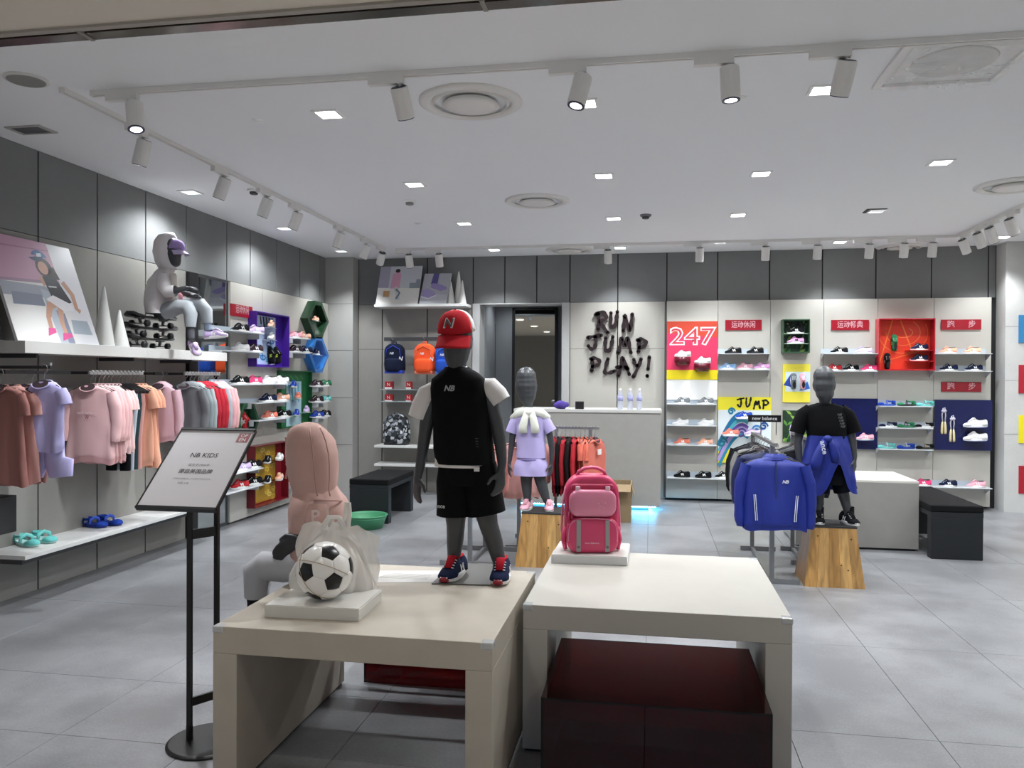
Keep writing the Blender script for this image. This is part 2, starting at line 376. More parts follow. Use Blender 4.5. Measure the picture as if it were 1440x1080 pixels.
H_AD = meshdata(MB().box(-.17, .02, -.018, .018, -.064, -.028), 'adapter', WMET)
def head(x, y, ang, aim, label, group, watts=TRACK_W, cone=62, flip=1):
    """track head at x, y; aim = direction of the beam"""
    r = root('track_spotlight', label, 'spotlight', (x, y, ZC), ang, group)
    share('adapter', H_AD, None, r, (0, 0, 0), (0, 0, 0 if flip > 0 else PI)); share('neck', H_NECK, None, r)
    d = Vector(aim).normalized(); d.rotate(Matrix.Rotation(-ang, 3, 'Z'))
    q = (-d).to_track_quat('Z', 'Y'); c = Vector((0, 0, -.1)) + d*.06
    b = share('lamp_housing', H_BODY, None, r, c, q.to_euler())
    for nm, me in (('vent_ring', H_RING), ('lens', H_LENS), ('bezel', H_BEZ)): share(nm, me, None, b)
    if watts:
        L = spot(b, (0, 0, -.09), (0, 0, -1), watts, cone, .9, .03)
    return r
for px, py, aim, wt, lb_ in ((195, 128, (.22, -.2, -1), 110, 'at its end over the clothes side'), (563, 102, (.1, .6, -1), 60, 'beside the large round diffuser'), (820, 88, (-.22, -.2, -1), 42, 'hanging before a lit square downlight'), (1025, 77, (.05, -.02, -1), 15, 'hanging beside a sprinkler cover'), (1188, 66, (-.15, .5, -1), 70, 'beside the ceiling cassette')):
    head(onz(px, py, ZC).x, TY, 0, aim, 'white cylinder spotlight on the front track, '+lb_, None, wt)
for x in (2.2, 3.2): head(x, TY, 0, (0, .4, -1), 'white cylinder spotlight on the front track beyond the ceiling cassette', 'front track spotlights beyond the cassette', 60)
ORD = ('first', 'second', 'third', 'fourth', 'fifth', 'sixth', 'seventh')
for i, (px, py) in enumerate(((204, 180), (320, 236), (378, 266), (421, 287), (482, 317), (522, 335))):
    P = onz(px, py, ZC); head(TXL, P.y, PI/2, (-.4, .02, -1) if i else (-.3, .05, -1), 'white spotlight on the track above the clothes wall, %s from the shop front' % ORD[i], None, 62 if i < 5 else 18, 58)
head(TXL, 9.3, PI/2, (-.5, .6, -1), 'white spotlight at the far end of the track above the clothes wall', None, 24)
for px, lb_ in ((575, 'above the picture of a child'), (617, 'above the picture of lilac shoes'), (855, 'above the brush lettering'), (984, 'above the 247 panel'), (1077, 'above the green leafy box'), (1150, 'above the sign beside the track box'), (1223, 'above the orange track box'), (1272, 'beside the orange track box top'), (1312, 'at the end of the track')):
    P = ony(px, 345, TYB); sh = px > 960
    head(P.x, TYB, 0, (0, .3, -1) if sh else (0, .4, -1), 'white spotlight on the back track '+lb_, None, 17 if sh else (11 if px > 800 else 14), 74)
for i, y in enumerate((9.35, 8.95, 8.65, 8.2, 7.4, 6.4, 5.4)): head(TXR, y, PI/2, (.5, .3, -1), 'white spotlight above the colour squares, %s from the back track' % ORD[i], None, 30)

def diffuser(px, py, rr, label):
    P = onz(px, py, ZC); r = root('air_diffuser', label, 'air vent', P)
    def ringm(prof, n=40): return MB().loft([[(a*math.cos(2*PI*k/n), a*math.sin(2*PI*k/n), z) for k in range(n)] for a, z in prof], False)
    ringm([(rr, 0), (rr, -.008), (rr*.93, -.02), (rr*.82, -.022), (rr*.78, -.01), (rr*.74, .03)]).build('outer_ring', mat('e4e2de', .45), r, True)
    ringm([(rr*.75, -.002), (rr*.72, -.016), (rr*.69, -.018)]).build('inner_ring', mat('d8d6d2', .45), r, True)
    MB().tube([(0, 0, .028), (0, 0, .03)], rr*.76, 40).build('throat', mat('1d1d1f', .8), r)
    MB().tube([(0, 0, -.012), (0, 0, -.026), (0, 0, -.036)], [rr*.52, rr*.55, rr*.38], 40).build('cone_plate', mat('e8e5e0', .4), r, True)
diffuser(662, 143, .3, 'large round ceiling air diffuser behind the front lighting track')
diffuser(755, 282, .29, 'round ceiling air diffuser in the middle of the ceiling')
diffuser(800, 351, .29, 'round ceiling air diffuser beside the back lighting track')
diffuser(1425, 260, .29, 'round ceiling air diffuser near the track above the colour squares')
diffuser(1265, 347, .26, 'round ceiling air diffuser behind the back track above the shoe wall')
P = onz(37, 111, ZC)
r = root('ceiling_speaker', 'flat round perforated ceiling speaker near the shop front', 'speaker', P)
MB().tube([(0, 0, 0), (0, 0, -.008), (0, 0, -.012)], [.11, .11, .1], 32).build('rim', mat('d8d6d2'), r); MB().tube([(0, 0, -.012), (0, 0, -.015)], [.095, .09], 32).build('grille', mat('a8a6a2', .8, bump=.8, scale=90), r)
P = onz(44, 182, ZC)
r = root('ceiling_grille', 'small rectangular air grille with dark slats above the clothes wall', 'air vent', P)
MB().box(-.13, .13, -.08, -.065, -.008, 0).box(-.13, .13, .065, .08, -.008, 0).box(-.13, -.1, -.065, .065, -.008, 0).box(.1, .13, -.065, .065, -.008, 0).build('frame', mat('b5b3b0'), r)
MB().box(-.1, .1, -.065, .065, -.001, 0).build('backing', mat('2a2a2c'), r)
for k in range(7): MB().box(-.1, .1, -.06+k*.018, -.052+k*.018, -.007, -.001).build('slat', mat('75757a', .5), r)
P = onz(1230, 296, ZC)
r = root('ceiling_grille', 'small square dark air grille in the ceiling over the shoe wall side', 'air vent', P)
MB().box(-.09, .09, -.09, .09, -.002, 0).build('backing', mat('2a2b2c'), r)
for k in range(6): MB().box(-.085, .085, -.08+k*.03, -.068+k*.03, -.008, -.002).build('slat', mat('6b6d6f', .5), r)
P = onz(1252, 347, ZC)
# cassette
r = root('ceiling_cassette', 'square ceiling cassette wrapped in crinkled clear plastic', 'air conditioner', (1.49, 4.33, ZC))
MB().box(-.31, .31, -.31, -.27, -.02, 0).box(-.31, .31, .27, .31, -.02, 0).box(-.31, -.27, -.27, .27, -.02, 0).box(.27, .31, -.27, .27, -.02, 0).build('frame', mat('ebeae8', .45), r, bevel=.004)
MB().tube([(0, 0, -.001), (0, 0, -.012), (0, 0, -.03)], [.2, .19, .1], 32).build('centre_plate', mat('dcdad6', .5), r, True)
n = 22; vs = [(-.27+.54*i/n, -.27+.54*j/n, -.03-.03*abs(noise.noise(Vector((i*.35, j*.22, 1))))) for j in range(n+1) for i in range(n+1)]
cv = MB().add(vs, [(j*(n+1)+i, j*(n+1)+i+1, (j+1)*(n+1)+i+1, (j+1)*(n+1)+i) for j in range(n) for i in range(n)]).build('plastic_cover', mat('f4f6f7', .1, alpha=.3), r, True)
MB().box(-.27, .27, -.27, .27, -.002, 0).build('backing', mat('efeeec'), r)
for p in ((363, 169), (1042, 137), (587, 314)):
    r = root('fire_sprinkler', 'small white round sprinkler cover flush with the ceiling', 'sprinkler', onz(*p, ZC), 0, 'ceiling sprinkler covers')
    MB().tube([(0, 0, 0), (0, 0, -.006), (0, 0, -.008)], [.035, .034, .028], 20).build('rim', WHITE, r); MB().tube([(0, 0, -.008), (0, 0, -.014)], [.022, .02], 16).build('cap', WHITE, r)
for p, lb_ in (((357, 267), 'white smoke detector beside the track above the clothes wall'), ((576, 282), 'small smoke detector in the ceiling near the middle diffuser'), ((908, 302), 'small dark detector in the ceiling before the lettered wall')):
    r = root('smoke_detector', lb_, 'smoke detector', onz(*p, ZC))
    MB().tube([(0, 0, 0), (0, 0, -.012), (0, 0, -.02)], [.055, .055, .045], 24).build('base', WHITE if p[0] < 900 else mat('77787a'), r); MB().tube([(0, 0, -.02), (0, 0, -.035), (0, 0, -.04)], [.035, .035, .028], 20).build('sensor', mat('4a4b50') if p[0] != 576 else mat('8a8a8a'), r)
a = onz(557, 4, ZC); b = onz(770, 4, ZC)
r = root('ceiling_grille', 'long dark slotted air grille in the mall ceiling outside the shop', 'air vent', ((a.x+b.x)/2, 3.0, ZC)); L = (b.x-a.x)/2
MB().box(-L, L, -.1, .1, -.003, 0).build('backing', mat('141416'), r)
for k in range(6): MB().box(-L, L, -.09+k*.034, -.075+k*.034, -.012, -.003).build('slat', mat('242426', .5), r)
# ------------------------------------------------------------------ display tables
TZ = .6
M_TAB = mat('b7aea0', .55, kind='laminate', var=.05, scale=9)
def table(x0, x1, y0, y1, label, m, lw=.095):
    r = root('display_table', label, 'table', ((x0+x1)/2, (y0+y1)/2, 0)); a = (x1-x0)/2; b = (y1-y0)/2
    MB().box(-a, a, -b, b, TZ-.1, TZ).build('tabletop', m, r, bevel=.003)
    MB().box(-a, -a+lw, -b, b, .012, TZ-.1).build('side_panel', m, r, bevel=.002); MB().box(a-lw, a, -b, b, .012, TZ-.1).build('side_panel', m, r, bevel=.002)
    MB().box(-a+.01, -a+lw-.01, -b+.01, b-.01, 0, .012).build('foot_strip', BLACK, r); MB().box(a-lw+.01, a-.01, -b+.01, b-.01, 0, .012).build('foot_strip', BLACK, r)
    gd = mat('d8dcdf', .15, alpha=.6)
    for sx in (-1, 1):
        for sy in (-1, 1):
            MB().box(sx*(a+.003)-(.045 if sx > 0 else 0), sx*(a+.003)+(.045 if sx < 0 else 0), sy*(b+.003)-(.045 if sy > 0 else 0), sy*(b+.003)+(.045 if sy < 0 else 0), TZ-.025, TZ+.001).build('corner_guard', gd, r, bevel=.006)
    return r
table(-1.586, -.535, 2.71, 3.76, 'beige waterfall display table carrying the football and the boy mannequin', M_TAB)
table(-.505, .545, 3.203, 4.258, 'pale waterfall display table carrying the pink backpack', mat('bcb8af', .5, kind='laminate', var=.02, scale=9), .1)
def acrylic(x0, x1, y0, y1, h, label):
    r = root('acrylic_box', label, 'display box', ((x0+x1)/2, (y0+y1)/2, 0)); a = (x1-x0)/2; b = (y1-y0)/2
    m = bpy.data.materials.get('red_acrylic')
    if not m:
        m = mat('8c0a20', .02, kind='acrylic'); m.name = 'red_acrylic'
    t = .008
    MB().box(-a, a, -b, b, h-t, h).build('top_sheet', m, r)
    MB().box(-a, a, -b, -b+t, 0, h-t).build('front_sheet', m, r); MB().box(-a, a, b-t, b, 0, h-t).build('back_sheet', m, r)
    MB().box(-a, -a+t, -b+t, b-t, 0, h-t).build('side_sheet', m, r); MB().box(a-t, a, -b+t, b-t, 0, h-t).build('side_sheet', m, r)
a = onz(757, 978, .36); b = onz(1083, 1002, .36)
acrylic(-.385, .425, 2.87, 3.55, .36, 'dark red acrylic box under the front of the pale table')
a = onz(500, 985, 0)
acrylic(-1.40, -.62, 3.79, 4.4, .36, 'red acrylic box standing behind the beige table')
# small plinths
def plinth(pts, h, label, m=None):
    """pts: front-left, front-right, back-right pixel corners on the table top"""
    A, B, C = [onz(*p, TZ) for p in pts]; u = B-A; v = C-B
    r = root('display_plinth', label, 'plinth', (A+u/2+v/2))
    o = [(-u-v)/2, (u-v)/2, (u+v)/2, (v-u)/2]
    m = m or mat('d8d6cf', .5)
    MB().prism([(p.x, p.y) for p in o], 0, h-.004).build('body', m, r, bevel=.002)
    MB().prism([(p.x*.985, p.y*.985) for p in o], h-.004, h).build('top_sheet', mat('eceae4', .12), r)
    return r
p1_ = plinth(((372, 868), (505, 874), (537, 845)), .048, 'low white plinth under the football')
p2_ = plinth(((775, 792), (882, 796), (886, 776)), .045, 'low white plinth under the pink backpack', mat('e4e4e4', .4))
# steel base plates, paper
def quadplate(pts, z0, z1, name, label, cat, m):
    P = [onz(*p, TZ) for p in pts]; c = sum(P, Vector())/4
    r = MB().prism([(p.x-c.x, p.y-c.y) for p in P], 0, z1-z0).build(name, m); r.location = (c.x, c.y, z0); return tag(r, label, cat)
quadplate(((607, 822), (690, 824), (718, 795), (640, 793)), TZ, TZ+.006, 'base_plate', 'grey steel mannequin base plate under the boy mannequin in the red cap', 'base plate', mat('6e6e6a', .35, .7))
quadplate(((478, 821), (500, 822), (513, 801), (492, 800)), TZ, TZ+.006, 'base_plate', 'small grey steel base plate beside the football plinth', 'base plate', mat('6e6e6a', .35, .7))
pp = quadplate(((521, 820), (624, 819), (622, 803), (530, 803)), TZ, TZ+.0015, 'paper_sheet', 'white printed paper sheets lying on the beige table by the mannequin feet', 'paper', mat('d8d6d2', .7))
for k in range(6): MB().box(-.13+.004*k, .1, -.045+k*.017, -.041+k*.017, .0015, .002).build('printed_line', mat('b9b7b3'), pp)

# ------------------------------------------------------------------ football
def football(c, R, label):
    r = root('football', label, 'ball', (c[0], c[1], c[2]-R))
    bmx = bmesh.new(); bmesh.ops.create_icosphere(bmx, subdivisions=1, radius=1)
    iv = [v.co.normalized() for v in bmx.verts]; ifs = [[v.index for v in f.verts] for f in bmx.faces]; bmx.free()
    rot = Matrix.Rotation(.55, 3, 'X') @ Matrix.Rotation(.42, 3, 'Y') @ Matrix.Rotation(.3, 3, 'Z')
    def third(a, b): return iv[a]*2/3+iv[b]/3
    panels = []
    for i in range(12):
        nb = set()
        for f in ifs:
            if i in f: nb |= set(f)-{i}
        pts = [third(i, j) for j in nb]; ax = iv[i]; e = (pts[0]-ax*pts[0].dot(ax)).normalized(); e2 = ax.cross(e)
        pts.sort(key=lambda p: math.atan2(p.dot(e2), p.dot(e))); panels.append((pts, 1))
    for f in ifs:
        a, b, c_ = f; panels.append(([third(a, b), third(b, a), third(b, c_), third(c_, b), third(c_, a), third(a, c_)], 0))
    for pts, blk in panels:
        ctr = sum(pts, Vector())/len(pts); mbp = MB(); rings = []
        n = len(pts); K = 4
        for q_ in (1.0, .97, .8, .5, .15):
            ring = []
            for i in range(n):
                for k in range(K):
                    p = pts[i].lerp(pts[(i+1) % n], k/K); p = ctr.lerp(p, q_).normalized()
                    ring.append(rot @ p*(R*(.985 if q_ == 1 else 1)) + Vector((0, 0, R)))
            rings.append(ring)
        mbp.loft(rings, 'end').build('black_panel' if blk else 'white_panel', mat('0b0b0d', .25) if blk else mat('efece8', .22), r, True)
    MB().ball((0, 0, R), R*.984, 32, 20).build('bladder', mat('b9a58e', .7), r, True)
bz = TZ+.048
P = onz(452, 845, bz); FB = (P.x, P.y+.03)
football((P.x, P.y+.03, bz+.112), .112, 'glossy black and white football wrapped in a plastic bag')
# plastic carrier bag behind and around the ball
r = root('plastic_bag', 'crumpled translucent white plastic carrier bag with a knotted handle behind the football', 'bag', (FB[0]-.02, FB[1]+.16, TZ))
rings = []
prof = [(.005, .15, .06), (.02, .17, .075), (.08, .18, .09), (.16, .155, .085), (.22, .12, .07), (.27, .075, .055), (.3, .04, .03), (.325, .022, .018)]
for z, a, b in prof:
    ring = []
    for k in range(48):
        t = 2*PI*k/48; nn = noise.noise(Vector((math.cos(t)*2.2, math.sin(t)*2.2, z*9)))+.5*noise.noise(Vector((math.cos(t)*5, math.sin(t)*5, z*16+4)))
        s_ = 1+.22*nn
        ring.append((a*math.cos(t)*s_-.03+(.02 if z > .1 else 0), b*math.sin(t)*s_, z+.03*noise.noise(Vector((t*1.3, 2, z*5)))))
    rings.append(ring)
M_BAG = mat('f0ece6', .3, kind='plastic_film', alpha=.78)
bagm = MB().loft(rings, 'start').build('sack', M_BAG, r, True, sub=1)
# flared skirt ends of the bag
for sgn, dz in ((1, 0), (-1, .01)):
    rg = []
    for i in range(9):
        t = i/8
        rg.append([(sgn*(.03+.15*t)+.01*math.sin(k*2+i), -.03+.05*t+.012*math.sin(k*1.7+i*1.3), .27+dz-.13*t*t+(k-3)*.03*(.3+t)+.01*noise.noise(Vector((k, i*.7, 3)))) for k in range(7)])
    MB().loft(rg, False, False).build('bag_flap', M_BAG, r, True, sub=1)
MB().tube([(-.055, 0, .24), (-.05, -.02, .3), (-.015, -.03, .345), (.02, -.02, .345), (.04, 0, .3), (.035, 0, .25)], [(.012, .003)]*6, 8).build('bag_handle', M_BAG, r, True)
MB().tube([(.03, .01, .3), (.04, .012, .36), (.043, .014, .4), (.05, .014, .4), (.055, .012, .35), (.05, 0, .29)], [(.011, .003)]*6, 8).build('bag_handle', M_BAG, r, True)
# thin film strands over the ball
for aa, tilt in ((.2, .5), (1.0, -.4)):
    pts = []
    for k in range(13):
        t = PI*(.1+.8*k/12); v = Vector((math.cos(t)*.114, -math.sin(t)*.114*math.cos(tilt), math.sin(t)*.114*math.sin(tilt)))
        v.rotate(Matrix.Rotation(aa, 3, 'Y')); pts.append((v.x+.02, v.y-.16, v.z+.048+.112))
    MB().tube(pts, .0013, 5).build('film_strand', mat('b09a80', .4), r)

# ------------------------------------------------------------------ rounded box helper
def rbox(name, sx, sy, sz, m, parent, loc=(0, 0, 0), rxz=.04, n=10, dep=.01, puff=.0):
    """box whose XZ outline has big rounded corners; front and back edges softened"""
    def outline(k):
        pts = []; hx = sx/2-k; R_ = max(rxz-k, .004)
        for cx, cz, a0 in ((hx-R_, sz-k-R_, 0), (-hx+R_, sz-k-R_, 90), (-hx+R_, k+R_, 180), (hx-R_, k+R_, 270)):
            for i in range(n+1):
                a = math.radians(a0+90*i/n); pts.append((cx+R_*math.cos(a), cz+R_*math.sin(a)))
        return pts
    rg = []
    for y, k in ((sy/2, dep), (sy/2-dep*.3, dep*.3), (sy/2-dep, 0), (-sy/2+dep, 0), (-sy/2+dep*.3, dep*.3), (-sy/2, dep), (-sy/2-puff, dep+.02 if puff else dep*1.3)):
        rg.append([(x+loc[0], y+loc[1], z+loc[2]) for x, z in outline(k)])
    return MB().loft(rg).build(name, m, parent, True)
# pink backpack
def pink_backpack():
    z0 = TZ+.045; P = onz(832, 779, z0); k = 1.0
    r = root('school_backpack', 'pink hard-front school backpack with grey straps standing on a white plinth', 'backpack', (P.x-.008, P.y+.085, z0), .17)
    pk = mat('d8416f', .38); lp = mat('e58aa8', .3); dpk = mat('b82c55', .45); gy = mat('9d9a9a', .4)
    rbox('main_body', .272, .12, .388, pk, r, (0, .02, 0), .095, dep=.02)
    rbox('rear_panel', .255, .03, .37, dpk, r, (0, .095, 0), .09)
    rbox('top_band', .215, .02, .035, dpk, r, (0, -.042, .31), .016)
    rbox('hard_case', .236, .045, .135, lp, r, (0, -.055, .182), .05, dep=.014, puff=.004)
    rbox('case_piping', .25, .012, .15, pk, r, (0, -.045, .175), .056)
    rbox('lower_pocket', .258, .05, .175, pk, r, (0, -.055, .002), .055, dep=.016, puff=.004)
    pts = []
    for i in range(21):
        t = PI*i/20; pts.append((.122*math.copysign(abs(math.cos(t))**.5, math.cos(t)), -.076, .06+.115*abs(math.sin(t))**.55))
    MB().tube(pts, .003, 8).build('pocket_piping', lp, r, True)
    for s_ in (-1, 1):
        MB().box(s_*.072-.011, s_*.072+.011, -.09, -.083, .012, .168).build('strap', gy, r, bevel=.002)
        st = MB().cyl((s_*.072, -.089, .035), (s_*.072, -.094, .035), .007).build('stud', mat('6d6a6b', .3, .8), r)
        MB().box(s_*.075-.012, s_*.075+.012, -.068, -.055, .312, .334).build('buckle', mat('e9c9da', .35), r, bevel=.003)
        rg = [(s_*.137, .03, .03), (s_*.15, .04, .1), (s_*.145, .04, .22), (s_*.13, .03, .32)]
        MB().tube(rg, [(.006, .012)]*4, 8).build('side_piping', lp, r, True)
        MB().tube([(s_*.133, .0, .01), (s_*.142, .0, .06), (s_*.133, .0, .12)], [(.012, .03), (.014, .035), (.01, .03)], 10).build('side_pocket', pk, r, True)
    MB().tube([(-.075, .02, .37), (-.065, .01, .4), (-.035, .005, .418), (0, .005, .422), (.035, .005, .418), (.065, .01, .4), (.075, .02, .37)], [(.009, .013)]*7, 10).build('top_handle', mat('e2577f', .4), r, True)
    text('new balance', mat('f3c6d6', .5), r, (-.005, -.0875, .055), width=.07, bold=.01)
    for dx, dz in ((.028, .25), (.045, .262), (.035, .238), (.058, .255), (.032, .228), (.05, .232)):
        MB().ball((dx, -.0835, dz), (.0045, .0015, .0025), 8, 6).build('embossed_dot', mat('eda9c0', .3), r, True)
    for i, (dx, dz) in enumerate(((-.108, .1), (-.112, .13), (-.1, .16), (-.115, .15))): MB().tube([(dx, -.05, dz+.06), (dx-.006, -.064, dz+.02), (dx, -.06, dz)], [.004, .006, .005], 8).build('zip_pull', dpk, r, True)
pink_backpack()

# ------------------------------------------------------------------ sign stand
def sign_stand():
    A, B = Vector((-1.86, 3.0, 0)), Vector((-1.77, 3.05, 0))
    bl = onz(192, 716, 1.01); y0 = 2.98
    bl = ony(193, 711, y0); br = ony(303, 717, y0); tl = ony(262, 605, y0+.32); 
    r = root('sign_stand', 'black floor stand holding a slanted printed information board', 'sign stand', (-1.8, 3.05, 0))
    o = r.location
    W = br.x-bl.x; u = Vector((0, tl.y-bl.y, tl.z-bl.z)); Hh = u.length; u.normalize(); nrm = Vector((1, 0, 0)).cross(u)
    M = Matrix(((1, 0, nrm.x, bl.x-o[0]), (0, u.y, nrm.y, bl.y-o[1]), (0, u.z, nrm.z, bl.z-o[2]), (0, 0, 0, 1)))
    bk = mat('0e0e10', .4)
    e = bpy.data.objects.new('board', None)
    bd = MB().box(0, W, 0, Hh, -.012, 0).build('board', mat('d6d2d5', .6), r); bd.matrix_local = M
    MB().box(-.004, W+.004, -.012, 0, -.016, .006).build('edge_bar', bk, bd); MB().box(-.004, W+.004, Hh, Hh+.012, -.016, .006).build('edge_bar', bk, bd)
    MB().box(-.006, 0, 0, Hh, -.014, .002).build('edge_bar', bk, bd); MB().box(W, W+.006, 0, Hh, -.014, .002).build('edge_bar', bk, bd)
    rd = mat('8e1626', .5); ink = mat('242226', .6)
    lg = MB().box(W-.062, W-.008, Hh-.068, Hh-.014, 0, .0008).build('logo_square', rd, bd)
    for t_, y_ in (('OP', Hh-.029), ('EN', Hh-.054)): share('lettering', text_mesh(t_, 1, 0, 0, .015), mat('e9dfe0'), lg, (W-.035, y_, .0012), (0, 0, 0), (.026,)*3)
    for t_, y_, wd, mm in (('NB KIDS', .655, .128, ink), ('诞生于1906年', .525, .1, mat('77747a')), ('源自美国品牌', .44, .155, ink), ('为家庭创造健康运动，户外运动的活跃生活方式', .348, .175, mat('8a878c')), ('中国·上海', .29, .05, mat('77747a'))):
        me = text_mesh(t_, 1, 0, 0, .008 if mm is ink else 0); xs = [v.co.x for v in me.vertices]; s_ = wd/(max(xs)-min(xs))
        share('lettering', me, mm, bd, (W*.5 if t_[0] != '中' else W*.42, Hh*y_, .001), (0, 0, 0), (s_,)*3)
    p0 = ony(267, 730, 3.03)-o; p1 = ony(305, 720, 3.13)-o
    p0.z = .995+(p0.y+o[1]-bl.y)*u.z/u.y-.03; p1.z = .995+(p1.y+o[1]-bl.y)*u.z/u.y-.03
    for p in (p0, p1): MB().box(p.x-.009, p.x+.009, p.y-.009, p.y+.009, .02, p.z).build('post', bk, r)
    for z0, z1 in ((.845, .885), (.15, .185)):
        d = (p1-p0); d.z = 0; L = d.length; a_ = math.atan2(d.y, d.x)
        Mx = Matrix.Translation((p0.x, p0.y, 0)) @ Matrix.Rotation(a_, 4, 'Z')
        cb = MB().box(.009, L-.009, -.006, .006, z0, z1, Mx).build('cross_bar', bk, r)
    MB().tube([(0, 0, 0), (0, 0, .008), (0, 0, .014)], [.17, .17, .16], 40).build('base_disc', bk, r, bevel=.002)
    for p in (p0, p1): MB().cyl((p.x, p.y, .012), (p.x, p.y, .07), .014).build('socket', bk, r)
sign_stand()

# ------------------------------------------------------------------ left wall shelf, ledge, rails
r = root('wall_shelf', 'thick white display shelf along the panelled wall above the clothes', 'shelf', (XL, 5.75, 0))
for y0, y1 in ((-1.24, .02), (.022, .64), (.642, 1.24)):
    MB().box(0.0, .34, y0, y1, 1.668, 1.748).build('shelf_board', mat('d0cfcb', .5), r, bevel=.002)
for y in (-1.1, -.1, .7): MB().box(0, .3, y, y+.02, 1.64, 1.668).build('bracket', mat('3a3a3c', .5), r)
r = root('wall_ledge', 'low white ledge along the panelled wall for shoes', 'shelf', (XL, 5.98, 0))
for y0, y1 in ((-1.47, -.34), (-.338, .26), (.262, .87)):
    MB().box(0.0, .34, y0, y1, .335, .362).build('shelf_board', mat('d8d8d6', .45), r, bevel=.002)
MB().box(0.0, .3, -1.45, .85, .30, .335).build('under_frame', mat('3f3f40', .6), r)
tag(MB().box(XL+.01, XL+.2, 4.42, 4.6, .5, .74).build('storage_box', mat('2c2c2e', .6), bevel=.004), 'dark grey box against the wall above the low ledge', 'box')
RAILX, RAILZ = XL+.27, 1.545
def wall_rail(y0, y1, label, ridged):
    r = root('hanging_rail', label, 'clothes rail', (XL, (y0+y1)/2, RAILZ)); a = (y1-y0)/2
    MB().box(.262, .278, -a, a, -.012, .012).build('rail', mat('bdbdbd' if ridged else '3a3a3c', .3, .7), r)
    for y in (-a+.03, a-.03): MB().box(0, .265, y-.008, y+.008, -.01, .01).build('arm', mat('2c2c2e', .4), r); 
    if ridged:
        k = 0
        while -a+.02+k*.045 < a: MB().box(.258, .282, -a+.015+k*.045, -a+.04+k*.045, .012, .02).build('spacer', mat('d5d5d5', .3, .6), r); k += 1
yA = onx(125, 522, RAILX).y; yB_ = onx(200, 522, RAILX).y; yC = onx(259, 522, RAILX).y; yD = onx(308, 522, RAILX).y
wall_rail(4.42, 5.0, 'dark clothes rail carrying the lilac and shade-browned pink clothes', False)
wall_rail(yA, yB_, 'ridged chrome clothes rail carrying the pink sweatshirts and trousers', True)
wall_rail(yC, yD, 'ridged chrome clothes rail carrying the grey, red and pink jackets', True)
yH = onx(226, 522, RAILX).y
wall_rail(yH-.09, yH+.09, 'short clothes rail carrying the single mauve hoodie', False)

# back-left wall display: top shelf, bar, small shelves
def ws(name, x0, x1, yf, z0, z1, label, m=None, cat='shelf'):
    o = MB().box(x0, x1, yf, YB, z0, z1).build(name, m or mat('dcdcda', .4), bevel=.002); return tag(o, label, cat)
YS = 9.98
a = ony(526, 428, YS); b = ony(655, 428, YS)
ZTS = a.z
ws('wall_shelf', a.x, b.x, YS, a.z-.035, a.z, 'white wall shelf holding picture boards and cones above the backpacks')
bar = ony(540, 477, 10.1)
a = ony(540, 477, 10.1); b = ony(664, 477, 10.1)
r = root('display_bar', 'dark horizontal bar on the back wall with hooks for backpacks', 'clothes rail', ((a.x+b.x)/2, YB, a.z)); hl = (b.x-a.x)/2
MB().box(-hl, hl, -.2, -.17, -.025, .025).build('bar', mat('3a3c3e', .4), r)
for x in (-hl+.05, hl-.05): MB().box(x-.02, x+.02, -.17, 0, -.015, .015).build('arm', mat('3a3c3e', .4), r)
for px in (554, 598): x = ony(px, 477, 10.1).x-r.location.x; MB().tube([(x, -.2, .0), (x, -.25, -.01), (x, -.28, .005), (x, -.285, .025)], .005, 8).build('hook', mat('b0b0b0', .3, .9), r)
a = ony(535, 547, YS+.1); b = ony(590, 547, YS+.1)
ws('wall_shelf', a.x, b.x, YS+.08, a.z-.012, a.z, 'clear glass shelf carrying small red boxes on the back wall', mat('cfe0e4', .08, alpha=.55))
ws('wall_shelf', a.x, b.x, YS+.08, a.z-.17, a.z-.158, 'lower clear glass shelf under the small red boxes', mat('cfe0e4', .08, alpha=.55))
ZGS = a.z
a = ony(526, 626, YS); b = ony(668, 626, YS)
ZCS = a.z
ws('wall_shelf', a.x, b.x, YS, a.z-.03, a.z, 'white wall shelf carrying the camouflage backpack')
a = ony(526, 652, YS); ws('wall_shelf', a.x, b.x, YS, a.z-.03, a.z, 'lower white wall shelf behind the black bench')

# ------------------------------------------------------------------ counter
CY = 9.2
zt = ony(929, 577, CY).z; zb = ony(929, 713, CY).z; cx1 = ony(929, 640, CY).x
r = root('cash_counter', 'grey laminate cash counter with blue light strip under its edge', 'counter', (-.55, CY+.35, 0))
cm = mat('999792', .55, kind='laminate', var=.03, scale=12)
MB().box(-1.0, cx1+.55, -.35, .3, zb, zt-.035).build('body', cm, r, bevel=.002)
MB().box(-1.02, cx1+.56, -.36, .32, zt-.035, zt).build('counter_top', mat('c4c3bf', .4), r, bevel=.002)
MB().box(-.95, cx1+.42, -.2, .25, 0, zb).build('toe_kick', mat('5d6064', .5), r)
MB().box(-.95, cx1+.5, -.215, -.2, zb-.03, zb-.008).build('light_strip', mat('58c8ff', .4, emit=45), r)
MB().box(cx1+.42, cx1+.435, -.2, .25, zb-.03, zb-.008).build('light_strip', mat('58c8ff', .4, emit=45), r)
CTZ = zt
